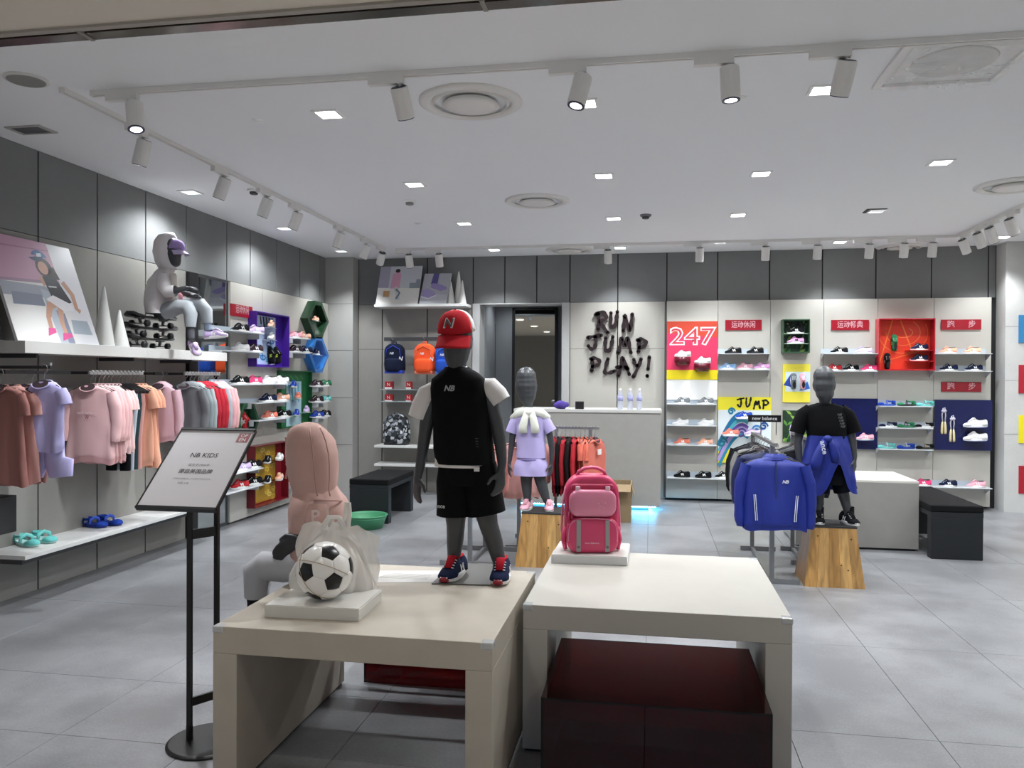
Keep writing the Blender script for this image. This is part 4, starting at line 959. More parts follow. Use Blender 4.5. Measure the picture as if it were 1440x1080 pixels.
def openbox(px0, py0, px1, py1, dep, label, m, art=None):
    """open-fronted box on the back wall"""
    A = ony(px0, py0, YP-dep); B = ony(px1, py1, YP-dep); t = .012
    r = root('display_box', label, 'display box', ((A.x+B.x)/2, YP, B.z)); hx = (B.x-A.x)/2; H_ = A.z-B.z
    MB().box(-hx, hx, -.012, -.001, 0, H_).build('back_panel', m, r)
    for nm_, q_ in (('side_panel', (-hx, -hx+t, -dep, -.012, 0, H_)), ('side_panel', (hx-t, hx, -dep, -.012, 0, H_)), ('top_panel', (-hx+t, hx-t, -dep, -.012, H_-t, H_)), ('bottom_panel', (-hx+t, hx-t, -dep, -.012, 0, t))): MB().box(*q_).build(nm_, m, r)
    if art:
        mb = MB(); M = Matrix(((2*hx-2*t, 0, 0, -hx+t), (0, 0, -1, -.0125), (0, H_-2*t, 0, t), (0, 0, 0, 1))); art(mb, M); mb.build('print', print_mat(), r)
    return r, hx, H_
r, hx, H_ = openbox(1101, 449, 1139, 496, .14, 'green leafy open box holding a mauve trainer on the shoe wall', mat('2c5236', .4), artleaf)
brush('PLAY', [(1104, 453, 1111, 461), (1111, 453, 1117, 461), (1118, 453, 1126, 461), (1127, 453, 1134, 461)], YP-.016, .002, r, BLACK, .02)
MB().box(-hx+.012, hx-.012, -.12, -.014, H_*.28-.006, H_*.28).build('inner_shelf', mat('c8d8cc', .15), r); MB().box(-hx+.012, hx-.012, -.12, -.014, H_*.58-.006, H_*.58).build('inner_shelf', mat('c8d8cc', .15), r)
shoe((r.location.x, YP-.08, r.location.z+H_*.28), PI, 'pu', 'inside the green leafy box', mark='20222a'); shoe((r.location.x, YP-.08, r.location.z+H_*.58), PI, 'bk', 'inside the green leafy box')
def artdance(mb, M):
    poly(mb, sq, 'f0e24a', M, .001); poly(mb, [(.1, .28), (1, .28), (1, .8), (.1, .8)], 'cfe0e6', M, .0013); poly(mb, [(.02, .45), (.3, .4), (.3, .75)], '2846a0', M, .0015); poly(mb, [(.6, .3), (1, .36), (.9, .55)], '2f66c0', M, .0015)
yd = yboard(1101, 512, 1139, 566, .02, 'poster_board', 'yellow panel with two upright hanging trainers on the shoe wall', 'panel', art=artdance, edge='e8dc50')
P = ony(1122, 518, YP-.021)-yd.location; text('DANCE', mat('5a8a4a', .5), yd, (P.x, P.y, P.z), width=.15, bold=.02)
for px, c in ((1116, 'gr'), (1129, 'pk')):
    P = ony(px, 536, YP-.05); shoe((P.x, YP-.022, P.z), 0, c, 'hanging upright on the yellow panel', rot=UPB)
yg = yboard(1101, 577, 1141, 622, .02, 'poster_board', 'green leafy panel behind the mannequin in the black tee', 'panel', art=artleaf, edge='2c5236')
P = ony(1115, 608, YP-.05); shoe((P.x, YP-.022, P.z), 0, 'li', 'hanging upright on the green leafy panel', rot=UPB)
# blue panels
M_NAVY = '0d1650'
yb1 = yboard(1157, 560, 1234, 632, .05, 'poster_board', 'navy blue panel with a pink trainer beside the mannequin', 'panel', edge=M_NAVY, rough=.25)
P = ony(1216, 619, YP-.12); shoe((P.x, YP-.13, P.z), PI, 'pk', 'on the navy blue panel beside the mannequin')
tag(MB().box(P.x-.09, P.x+.09, YP-.18, YP-.046, P.z-.006, P.z).build('shoe_bracket', mat('20306a', .2)), 'small blue bracket under the pink trainer on the navy panel', 'bracket')
for px in (1186, 1204):
    P = ony(px, 600, YP-.056)-yb1.location; share('white_emblem', SH['side_mark'], mat('f4f4f4'), yb1, (P.x, P.y-.04, P.z-.06), (0, 0, 0), (1.6, 1, 1.6))
yb2 = yboard(1315, 562, 1395, 634, .05, 'poster_board', 'navy blue panel with skipping ropes and white trainers', 'panel', edge=M_NAVY, rough=.25)
for py in (601, 620):
    P = ony(1371, py, YP-.12); shoe((P.x, YP-.13, P.z), PI, 'wh', 'on the navy panel with the skipping ropes', sole='fafafa', mark='fafafa', s=1.3, group='white trainers on the navy panel')
    tag(MB().box(P.x-.1, P.x+.1, YP-.18, YP-.046, P.z-.006, P.z).build('shoe_bracket', mat('20306a', .2)), 'small blue bracket under a white trainer on the navy panel', 'bracket', 'brackets on the navy panel')
for px, py in ((1328, 572), (1340, 583)):
    P = ony(px, py, YP-.08)
    r = root('skipping_rope', 'skipping rope with two wooden handles hanging on the navy panel', 'skipping rope', (P.x, YP-.064, P.z-.32), 0, 'skipping ropes on the navy panel')
    for s_ in (-1, 1): MB().tube([(s_*.018, 0, 0), (s_*.02, 0, .02), (s_*.018, 0, .1), (s_*.014, 0, .145)], [.011, .014, .013, .008], 10).build('handle', mat('e8d9a8', .5), r, True)
    MB().tube([(-.014, 0, .145), (-.02, 0, .22), (-.008, 0, .3), (.01, 0, .31), (.02, 0, .22), (.014, 0, .145)], [.007]*6, 8).build('cord', mat('d8d4e0', .6), r, True); MB().tube([(-.02, 0, .26), (0, -.012, .27), (.02, 0, .27)], [.018]*3, 8).build('cord_wrap', mat('d0cce0', .7), r, True)
# orange track box
def arttrack(mb, M):
    poly(mb, sq, 'e2361a', M, .001)
    for a, b, c_ in (((.05, .1), (.3, 1), .025), ((.45, 1), (.68, .35), .025), ((.1, .15), (.95, .42), .015)): strokequads(mb, [a, b], c_, 'f07a34', M, .0014)
    for k in range(3): strokequads(mb, [(.5+(.18+.14*k)*math.cos(t), .75+(.1+.16*k)*math.sin(t)) for t in [-PI*1.0+PI*1.3*i/16 for i in range(17)] if 0 < .75+(.1+.16*k)*math.sin(t) < .98 and 0.02 < .5+(.18+.14*k)*math.cos(t) < .98], .014, 'ee7a40', M, .0016)
r, hx, H_ = openbox(1236, 448, 1315, 521, .16, 'orange-red open box printed with running track lines on the shoe wall', mat('b0182a', .25), arttrack)
for px, py, c, k in ((1258, 482, 'gn', '3a3a3a'), (1248, 508, 'bk', '2a2a2a')):
    P = ony(px, py, YP-.05); shoe((P.x, YP-.016, P.z), 0, c, 'hanging upright inside the orange track box', sole='1c1c1c', rot=UPB, group=None, mark='bfe05a' if c == 'gn' else 'dddddd')
for k, z in enumerate((.31, .1)):
    MB().box(hx-.29, hx-.012, -.14, -.014, H_*z-.006+.05, H_*z+.05).build('inner_shelf', mat('c02a30', .2), r); shoe((r.location.x+hx-.15, YP-.08, r.location.z+H_*z+.05), PI, 'nv', 'inside the orange track box on the %s inner shelf' % ('upper', 'lower')[k])

# ------------------------------------------------------------------ left wall shoe display
XP = XL+.04
LSD = .2
YPU0 = onx(361, 437, XP+.1).y-.004; YPU1 = onx(407, 437, XP+.1).y+.004; YGR0 = onx(396, 521, XP+.06).y-.004; YGR1 = onx(439, 521, XP+.06).y+.004; YGO0 = onx(359, 628, XP+.1).y-.004; YGO1 = onx(406, 628, XP+.1).y+.004
def lshelf(px0, px1, py0, py1, label, shoes, where, ymax=None, ymin=None):
    """shelf along Y on the left wall; front edge given in pixels"""
    xf = XP+LSD; a = onx(px0, py0, xf); b = onx(px1, py1, xf); z = (a.z+b.z)/2
    if ymax: b.y = min(b.y, ymax)
    if ymin: a.y = max(a.y, ymin)
    r = root('shoe_shelf', label, 'shelf', (XP, (a.y+b.y)/2, z)); h = (b.y-a.y)/2
    MB().box(0, LSD, -h, h, -.008, 0).build('board', M_SHELF, r); MB().box(0, .006, -h, h, 0, .05).build('back_lip', mat('b9c4ce', .3), r)
    for s_ in (-1, 1): MB().box(.0, LSD*.7, s_*h-.002, s_*h+.002, -.06, -.008).build('bracket', M_SHELF, r)
    for sx, c, *o in shoes:
        t = (sx-px0)/(px1-px0); P = onx(sx, py0+(py1-py0)*t, XP+LSD*.5)
        seen = [q_[1] for q_ in shoes]
        shoe((XP+LSD*.52, P.y, z), -PI/2-random.uniform(.3, .6), c, where, *(o or []), s=1.1, group=('%s %s' % (CN[c][1], where))[:60] if seen.count(c) > 1 else None)
    return z
lshelf(322, 372, 464, 469, 'grey shoe shelf beside the purple box, upper of two', [(337, 'bk'), (358, 'li')], 'on the upper shelf beside the purple box', ymax=YPU0)
lshelf(320, 372, 493, 495, 'grey shoe shelf beside the purple box, lower of two', [(337, 'wh'), (357, 'dk')], 'on the lower shelf beside the purple box', ymax=YPU0)
lshelf(408, 430, 474.5, 476.5, 'short grey shoe shelf between purple box and green diamond, upper', [(413, 'pk'), (426, 'pe')], 'on the upper shelf beside the green diamond', ymin=YPU1)
lshelf(408, 436, 494.5, 497, 'short grey shoe shelf between purple box and blue diamond, lower', [(414, 'dk'), (428, 'nv')], 'on the shelf beside the blue diamond', ymin=YPU1)
lshelf(320, 408, 539.5, 541, 'long grey shoe shelf below the purple box', [(336, 'bk'), (356, 'hp'), (377, 'wh'), (394, 'wh')], 'on the long shelf below the purple box', ymax=YGR0)
lshelf(361, 408, 566, 565, 'grey shoe shelf left behind the green board, upper', [(376, 'nv'), (395, 'pe')], 'on the upper shelf beside the green board', ymax=YGR0)
lshelf(364, 408, 591, 588, 'grey shoe shelf beside the green board, lower', [(378, 'co'), (397, 'bk')], 'on the lower shelf beside the green board', ymax=YGR0)
lshelf(438, 461, 544.5, 544, 'short grey shoe shelf under the blue diamond, topmost', [(444, 'dk'), (456, 'gn')], 'on the topmost shelf under the blue diamond', ymin=YGR1)
lshelf(438, 461, 567.5, 566, 'short grey shoe shelf under the blue diamond, middle', [(444, 'dk'), (456, 'tq')], 'on the middle shelf under the blue diamond', ymin=YGR1)
lshelf(438, 461, 590, 587, 'short grey shoe shelf under the blue diamond, lowest', [(445, 'bl'), (456, 'bk')], 'on the lowest shelf under the blue diamond', ymin=YGR1)
lshelf(330, 372, 666, 658.5, 'grey shoe shelf beside the red and gold box, upper', [(339, 'li'), (354, 'bk')], 'on the upper shelf beside the red and gold box', ymax=YGO0)
lshelf(319, 372, 692, 684, 'grey shoe shelf beside the red and gold box, lower', [(336, 'rd'), (355, 'bk')], 'on the lower shelf beside the red and gold box', ymax=YGO0)
lshelf(405, 430, 658, 653, 'short grey shoe shelf behind the pink hooded mannequin, upper', [(411, 'nv')], 'on the shelf right behind the pink hooded mannequin', ymin=YGO1)
lshelf(405, 430, 683, 678, 'short grey shoe shelf behind the pink hooded mannequin, lower', [(412, 'rd')], 'on the low shelf behind the pink hooded mannequin', ymin=YGO1)
def lbox(px0, py0, px1, py1, dep, label, m, art):
    A = onx(px0, py0, XP+dep); B = onx(px1, py1, XP+dep); B.z = onx(px0, 0, XP+dep).z if 0 else B.z
    t = .012; r = root('display_box', label, 'display box', (XP, (A.y+B.y)/2, B.z)); h = (B.y-A.y)/2; H_ = A.z-B.z
    MB().box(.001, .012, -h, h, 0, H_).build('back_panel', m, r)
    for nm_, q_ in (('side_panel', (.012, dep, -h, -h+t, 0, H_)), ('side_panel', (.012, dep, h-t, h, 0, H_)), ('top_panel', (.012, dep, -h+t, h-t, H_-t, H_)), ('bottom_panel', (.012, dep, -h+t, h-t, 0, t))): MB().box(*q_).build(nm_, m, r)
    mb = MB(); M = Matrix(((0, 0, 1, .0125), (2*h-2*t, 0, 0, -h+t), (0, H_-2*t, 0, t), (0, 0, 0, 1))); art(mb, M); mb.build('print', print_mat(), r)
    return r, h, H_
def artpurple(mb, M):
    poly(mb, sq, '44229a', M, .001); poly(mb, [(.22, .03), (.78, .03), (.78, .97), (.22, .97)], 'b9cbe8', M, .0014); rnd = random.Random(2)
    for k in range(7):
        cx, cy = .3+.4*rnd.random(), .08+.42*rnd.random(); strokequads(mb, [(cx+.09*(1-t*.8)*math.cos(t*8+k), cy+.06*(1-t*.8)*math.sin(t*8+k)) for t in [i/12 for i in range(13)]], .03, rnd.choice(['1f6fae', '3aa0c0', '16407a']), M, .0018+.0002*k)
    for k in range(5): strokequads(mb, [(.3+.09*k, .95), (.33+.09*k, .8-.05*(k % 2))], .035, '15131c', M, .004)
r, h, H_ = lbox(361, 437, 407, 517, .1, 'purple open box with graffiti print on the side wall', mat('4a2494', .35), artpurple)
z0 = r.location.z; y0 = r.location.y
for py, c in ((461, 'pe'), (478, 'wh')):
    P = onx(380, py, XP+.06); MB().box(.012, .09, P.y-y0-.1, P.y-y0+.1, P.z-z0-.006, P.z-z0).build('inner_shelf', mat('c8cce0', .2), r); shoe((XP+.075, P.y, P.z), -PI/2+.3, c, 'inside the purple graffiti box')
for px in (390, 398):
    P = onx(px, 507, XP+.12); shoe((XP+.016, P.y, P.z+.06), 0, 'bk', 'hanging upright on the purple box', sole='1a1a1c', mark='cfe04a', rot=UPL, group='black trainers on the purple box')
def artgreen(mb, M):
    poly(mb, sq, '1f6a3c', M, .001); poly(mb, [(.25, 0), (.75, 0), (.75, .82), (.25, .82)], 'b8d6e4', M, .0014)
    for k in range(4): strokequads(mb, [(.33+.1*k, .8), (.36+.1*k, .5-.06*(k % 2))], .05, '58b0d0', M, .002)
    for k in range(4): strokequads(mb, [(.2+.17*k, .93), (.3+.17*k, .86)], .03, '4a8a58', M, .002)
r, h, H_ = lbox(396, 521, 439, 597, .06, 'green open box with pale blue print holding four trainers', mat('1f6238', .35), artgreen)
z0 = r.location.z; y0 = r.location.y
for px, py, c in ((411, 545, 'bl'), (417, 561, 'co'), (429, 580, 'li'), (415, 585, 'bl')):
    P = onx(px, py, XP+.06); MB().box(.012, .1, P.y-y0-.08, P.y-y0+.08, P.z-z0-.006, P.z-z0).build('inner_shelf', mat('bcd8c4', .2), r); shoe((XP+.08, P.y, P.z), -PI/2+.3, c, 'inside the green box by the blue print' + (', upper' if (px, c) == (411, 'bl') else ''))
def artgold(mb, M):
    poly(mb, sq, '7a1420', M, .001); poly(mb, [(.2, .02), (.8, .02), (.8, .98), (.2, .98)], 'b08a2a', M, .0014); rnd = random.Random(5)
    for k in range(14):
        cx, cy = .26+.48*rnd.random(), .06+.88*rnd.random(); strokequads(mb, [(cx+.08*(1-t*.8)*math.cos(t*8+k), cy+.05*(1-t*.8)*math.sin(t*8+k)) for t in [i/10 for i in range(11)]], .025, rnd.choice(['d8b848', '8a6414', 'e4cc6a']), M, .0018+.0002*k)
r, h, H_ = lbox(359, 628, 406, 700, .1, 'dark red open box with gold print holding four trainers', mat('6e0f1e', .3), artgold)
z0 = r.location.z; y0 = r.location.y
for px, py, c in ((376, 651, 'bk'), (393, 647, 'wh'), (376, 679, 'bk'), (393, 675, 'pe')):
    P = onx(px, py, XP+.1); MB().box(.012, .13, P.y-y0-.08, P.y-y0+.08, P.z-z0-.006, P.z-z0).build('inner_shelf', mat('5a1018', .2), r); shoe((XP+.1, P.y, P.z), -PI/2+.2, c, 'inside the red and gold box' + (', %s row' % ('upper' if py < 660 else 'lower') if c == 'bk' else ''))
# diamonds
def diamond(cx, cy, hw_px, hh_px, dep, label, m, hole=True, cut=.32):
    C = onx(cx, cy, XP+dep); a = onx(cx+hw_px, cy, XP+dep).y-C.y; b = onx(cx, cy-hh_px, XP+dep).z-C.z
    r = root('display_box', label, 'display box', (XP, C.y, C.z-b))
    o = [(-a, b), (-a*cut, 0), (a*cut, 0), (a, b), (a*cut, 2*b), (-a*cut, 2*b)]
    inn = [(y*.8, b+(z-b)*.8) for y, z in o]
    MB().loft([[(x, y, z) for y, z in oo] for x, oo in ((.001, o), (dep, o), (dep, inn), (.01, inn))], False).build('rim', m, r)
    MB().add([(.012, y, z) for y, z in inn], [tuple(range(6))]).build('back_panel', m, r)
    return r, a, b
r, a, b = diamond(448, 450, 14.5, 26, .1, 'dark green diamond-shaped box on the side wall', mat('1c3a24', .3))
shoe((XP+.06, r.location.y, r.location.z+b-.02), -PI/2, 'pe', 'inside the dark green diamond', s=.8); MB().box(.012, .1, -.07, .07, b-.026, b-.02).build('inner_shelf', mat('2c4a34', .3), r)
r, a, b = diamond(449, 499, 13.5, 25, .1, 'clear blue diamond-shaped box under the green diamond', mat('3a86d8', .12, alpha=.75))
shoe((XP+.06, r.location.y, r.location.z+b), -PI/2, 'nv', 'inside the clear blue diamond', s=.9); MB().box(.012, .1, -.1, .1, b-.006, b).build('inner_shelf', mat('a8d0f0', .2), r)
r, a, b = diamond(350, 592, 15, 25, .1, 'dark green hexagon box holding a red trainer behind the sign board', mat('17492c', .3), cut=.45)
shoe((XP+.02, r.location.y, r.location.z+b), 0, 'rd', 'hanging upright in the green hexagon', rot=UPL)
A = onx(325, 426.5, XP+.015); B = onx(355, 447, XP+.015)
sg = board('category_sign', 'red sign with white characters beside the purple box', 'sign', P0=A, P1=Vector((B.x, B.y, onx(325, 443.5, XP+.015).z)), t=.014, edge='9c1528', rough=.3)
P = onx(341, 436.5, XP+.017)-sg.location; text('运动休闲', mat('d9a9b0', .4), sg, (P.x, P.y, P.z), rot=(PI/2, 0, PI/2), width=.27, bold=.01, height=.09)
# shoes on the low ledge
for px, py, c, n_ in ((37, 767, 'tq', 'turquoise'), (62, 762, 'tq', 'turquoise'), (133, 741, 'bl', 'blue'), (154, 738, 'bl', 'blue')):
    P = onz(px, py, .362); shoe((min(P.x, XL+.27), P.y, .362), -.35 if c == 'tq' else -.2, c, 'on the low white ledge', sole='b8dcd6' if c == 'tq' else '1c3388', mark='7ad0cc' if c == 'tq' else '3a5cc8', s=1.15, kind='sandal', group=n_+' sandals on the low ledge')

# ------------------------------------------------------------------ picture boards and cones
def leaning(p_bl, p_br, p_tl, label, art, plane, t=.02):
    """board leaning against a wall: bottom corners on the shelf, top-left corner further back"""
    c = (p_bl+p_br)/2; r = root('picture_board', label, 'poster', c); u = p_br-p_bl; v = p_tl-p_bl; n = u.cross(v).normalized()
    M = Matrix(((u.x, v.x, n.x, (p_bl-c).x), (u.y, v.y, n.y, (p_bl-c).y), (u.z, v.z, n.z, (p_bl-c).z), (0, 0, 0, 1)))
    vs = [M @ Vector((x, y, -z)) for z in (0, t) for x, y in sq]
    MB().add(vs, [(0, 1, 2, 3), (7, 6, 5, 4), (0, 4, 5, 1), (1, 5, 6, 2), (2, 6, 7, 3), (3, 7, 4, 0)]).build('board', mat('dcdcdc', .5), r)
    mb = MB(); art(mb, M); mb.build('print', print_mat(.35), r); return r
def artgirl(mb, M):
    P_ = lambda pts, c, k: poly(mb, [(x, y) for x, y in pts], c, M, .0006+.0002*k)
    P_(sq, 'e4e2e0', 0); P_([(0, .58), (.72, .62), (.7, 1), (0, 1)], 'c99ab4', 1); P_([(0, .9), (.7, .93), (.7, .92), (0, .885)], 'a87a94', 2); P_([(0, .55), (.72, .59), (.72, .62), (0, .58)], 'a3869c', 2)
    P_([(.74, 0), (1, 0), (1, 1), (.72, 1)], 'e2e2e6', 1); P_([(0, .42), (.62, .44), (.62, .55), (0, .55)], '9fa3b0', 2); P_([(.08, .34), (.45, .35), (.44, .46), (.1, .46)], '808898', 3); P_([(.5, .0), (.62, .0), (.56, .5), (.45, .52)], 'b4bcc6', 3); P_([(.6, 0), (.68, 0), (.66, .3), (.56, .32)], '8a90a4', 4)
    P_([(.7, .1), (.95, .1), (.93, .24), (.72, .24)], 'a9b4be', 3)
    P_([(.5, .44), (.74, .42), (.72, .34), (.5, .36)], 'd9d4d4', 4)
    P_(stroke([(.6, .4), (.5, .36), (.44, .24), (.43, .1)], [.08, .075, .055, .045]), 'c79a84', 5); P_(stroke([(.66, .4), (.62, .34), (.59, .2), (.6, .06)], [.08, .075, .055, .045]), 'cfa48e', 6)
    P_(stroke([(.76, .62), (.84, .5), (.84, .36), (.88, .33)], [.06, .06, .05, .05]), 'c79a84', 5); P_(stroke([(.5, .64), (.53, .56)], .06), 'c79a84', 5)
    P_([(.52, .65), (.68, .66), (.8, .42), (.68, .38), (.56, .44)], '22222c', 7); P_([(.48, .42), (.58, .47), (.78, .4), (.8, .34), (.66, .32)], 'eceaee', 8)
    P_(disc(.58, .74, .1, .1), '3a2420', 6); P_([(.5, .74), (.7, .76), (.74, .64), (.62, .63)], '3a2420', 6); P_(disc(.565, .735, .06, .065), 'cf9f88', 8)
    P_(disc(.56, .84, .09, .07, 12, 0, PI), '3f66a0', 9); P_([(.42, .82), (.6, .86), (.6, .82), (.5, .79)], '24365c', 10); P_([(.53, .84), (.59, .85), (.59, .885), (.53, .875)], 'e8eef4', 11)
    P_([(.37, .06), (.48, .1), (.48, .14), (.4, .14)], 'dd5c96', 9); P_([(.53, .02), (.68, .07), (.66, .1), (.56, .1)], 'dd5c96', 9); P_([(.56, .56), (.66, .565), (.66, .55), (.56, .545)], 'd0d0d4', 12)
zs = 1.748
A = onx(24, 477, -3.99); B = onx(139, 484, -3.99)
bl = Vector((-3.985, A.y, zs)); br = Vector((-3.985, B.y, zs))
tp = onx(101, 333, -4.22); 
leaning(bl, br, Vector((-4.24, bl.y, 2.46)), 'large picture board of a girl in a blue cap leaning on the shelf', artgirl, 0)
A2 = Vector((-4.02, bl.y-.3, zs)); leaning(Vector((-4.10, bl.y-.45, zs)), Vector((-4.06, bl.y-.025, zs)), Vector((-4.26, bl.y-.45, 2.38)), 'dark picture board half hidden behind the girl poster', lambda mb, M: poly(mb, sq, '1a181a', M, .001), 0)
def cone(P, h, rb, label):
    r = root('display_cone', label, 'cone', P)
    rg = [[(a*math.cos(2*PI*k/28), a*math.sin(2*PI*k/28), z) for k in range(28)] for a, z in ((rb*.97, 0), (rb, .004), (rb*.12, h-.006), (rb*.06, h))]
    MB().loft(rg).build('cone_body', mat('dcdcd8', .5), r, True)
    MB().loft([[(a*math.cos(2*PI*k/28), a*math.sin(2*PI*k/28), z) for k in range(28)] for a, z in ((rb, 0), (rb*1.02, .001), (rb*1.015, .006), (rb*.99, .008))], False).build('base_rim', mat('c8c8c4', .5), r)
for px, py, ptop, wpx, lb_ in ((146, 485, 396, 14, 'tallest white cone on the shelf beside the girl poster'), (168, 487, 432, 13, 'shorter white cone on the shelf beside the skateboards')):
    P = onx(px, py, -4.08); P.z = zs; k = P.y/1122*1.13
    cone(P, (py-ptop)*k*.93, wpx*k, lb_)
for px, pt, w_, lb_, yy in ((634, 394, 6.5, 'small white cone beside the shoe picture on the back shelf', 0), (645, 378, 7.5, 'tallest white cone on the back shelf', .08), (650, 393, 6, 'white cone on the shelf end above the red cap', -.05)):
    P = ony(px, 427, 10.14+yy); P.z = ZTS; k = 10.14/1122; cone(P, (427-pt)*k, w_*k*1.05, lb_)
def artpink(mb, M):
    poly(mb, sq, 'c8cad0', M, .0006); poly(mb, [(0, .4), (.25, .42), (.25, 1), (0, 1)], 'a8a6b8', M, .0008); poly(mb, [(0, 0), (1, 0), (1, .42), (0, .44)], 'e4e2dc', M, .001); poly(mb, [(.75, .42), (1, .42), (1, .65), (.9, .65), (.9, .56), (.75, .56)], '8c98a0', M, .0012)
    poly(mb, [(.3, .42), (.52, .42), (.52, .8), (.42, .88), (.32, .78)], 'd8a0b8', M, .0014); poly(mb, disc(.43, .88, .06, .05), '2a1c1c', M, .0016); poly(mb, stroke([(.42, .45), (.5, .28), (.5, .12)], .1), 'c8ccd0', M, .0016); poly(mb, stroke([(.44, .4), (.54, .3), (.47, .15)], .04), '6a7078', M, .0018); poly(mb, [(.15, .2), (.3, .2), (.3, .36), (.15, .36)], 'caa070', M, .0018)
def artshoes(mb, M):
    poly(mb, sq, 'b4b4bc', M, .0006); poly(mb, [(0, 0), (1, 0), (1, .3), (0, .36)], 'c4c4cc', M, .0008); poly(mb, [(.3, .65), (.55, .65), (.55, 1), (.34, 1)], '5a5490', M, .001)
    poly(mb, [(.02, .25), (.3, .18), (.58, .28), (.5, .4), (.2, .52), (.02, .45)], 'a89cc8', M, .0014); poly(mb, [(.3, .55), (.7, .42), (.95, .48), (.9, .56), (.6, .66), (.36, .68)], '9a8cc0', M, .0012); poly(mb, [(.02, .22), (.3, .15), (.58, .26), (.56, .3), (.3, .2), (.03, .27)], 'e2e0ea', M, .0016)
A = ony(528, 427, 10.04); B = ony(587, 427, 10.04); A.z = B.z = ZTS
leaning(A, B, Vector((A.x+.02, 10.2, ony(541, 375, 10.2).z)), 'picture board of a child in pink on the back shelf', artpink, 0)
A = ony(589, 427, 10.04); B = ony(627, 427, 10.04); A.z = B.z = ZTS
leaning(A, B, Vector((A.x+.04, 10.18, ony(596, 385, 10.18).z)), 'picture board of lilac shoes on the back shelf', artshoes, 0)
for px in (548, 576):
    for dz, nm_ in ((0, 'upper'), (-.17, 'lower')):
        P = ony(px, 547, YS+.17); r = root('gift_box', 'small red and white boxed pack on the %s glass shelf' % nm_, 'box', (P.x, YS+.16, ZGS+dz+.0), 0, 'red packs on the %s glass shelf' % nm_)
        w_ = .05 if px < 560 else .035
        MB().box(-w_, w_, -.04, .04, 0, .1).build('carton', mat('b8202c', .4), r, bevel=.003); text('N', mat('f4e8e8'), r, (0, -.041, .06), size=.06); MB().box(-w_, w_, -.0405, -.04, .0, .025).build('label_strip', mat('e8dcdc'), r)
# ------------------------------------------------------------------ mannequin bodies
M_MANN = mat('3e4043', .4)
def body(chains, parent, voxel=.0055, m=None, it=6):
    """one continuous skin grown over chains of [(point, radius or (rx, ry)), ...]"""
    mb = MB()
    for ch in chains:
        for (p, ra), (q, rb) in zip(ch[:-1], ch[1:]):
            p, q = Vector(p), Vector(q); ra = ra if isinstance(ra, tuple) else (ra, ra); rb = rb if isinstance(rb, tuple) else (rb, rb)
            n = max(1, int((q-p).length/(.45*min(ra+rb)))); 
            for i in range(n+1):
                t = i/n; rx, ry = ra[0]+(rb[0]-ra[0])*t, ra[1]+(rb[1]-ra[1])*t
                mb.ball(p.lerp(q, t), (rx, ry, min(rx, ry)), 12, 8)
    o = mb.build('body', m or M_MANN, None)
    md = o.modifiers.new('r', 'REMESH'); md.mode = 'VOXEL'; md.voxel_size = voxel
    sm = o.modifiers.new('s', 'SMOOTH'); sm.iterations = it; sm.factor = .5
    dg = bpy.context.evaluated_depsgraph_get(); me = bpy.data.meshes.new_from_object(o.evaluated_get(dg)); bpy.data.objects.remove(o)
    me.name = 'body'; me.polygons.foreach_set('use_smooth', [True]*len(me.polygons))
    b = bpy.data.objects.new('body', me); col.objects.link(b); b.parent = parent
    if not me.materials: me.materials.append(m or M_MANN)
    return b
def hand(wr, d, nrm, side, s=1.0, curl=.5):
    """palm, four unequal bent fingers and a thumb; d along the hand, nrm palm side, side towards the thumb"""
    d, nrm, side = Vector(d).normalized(), Vector(nrm).normalized(), Vector(side).normalized(); w_ = Vector(wr); out = []
    pc = w_+d*.045*s
    out.append([(w_, .017*s), (w_+d*.02*s, .018*s)])
    for k in (-1, 0, 1): out.append([(w_+d*.015*s+side*.008*k*s, .014*s), (w_+d*.062*s+side*.015*k*s, .0115*s)])
    for k, L in zip((1.5, .5, -.5, -1.5), (.055, .062, .057, .045)):
        r0 = w_+d*.062*s+side*.0125*k*s; p1 = r0+(d+nrm*curl*.4)*L*.42*s; p2 = p1+(d*.8+nrm*curl)*L*.33*s; p3 = p2+(d*.5+nrm*curl*1.3)*L*.25*s
        out.append([(r0, .0082*s), (p1, .0078*s), (p2, .0072*s), (p3, .006*s)])
    t0 = w_+d*.02*s+side*.016*s; t1 = t0+(d*.6+side*.75+nrm*.3)*.03*s; t2 = t1+(d*.9+side*.2+nrm*.4)*.025*s
    out.append([(t0, .011*s), (t1, .0095*s), (t2, .0075*s)])
    return out
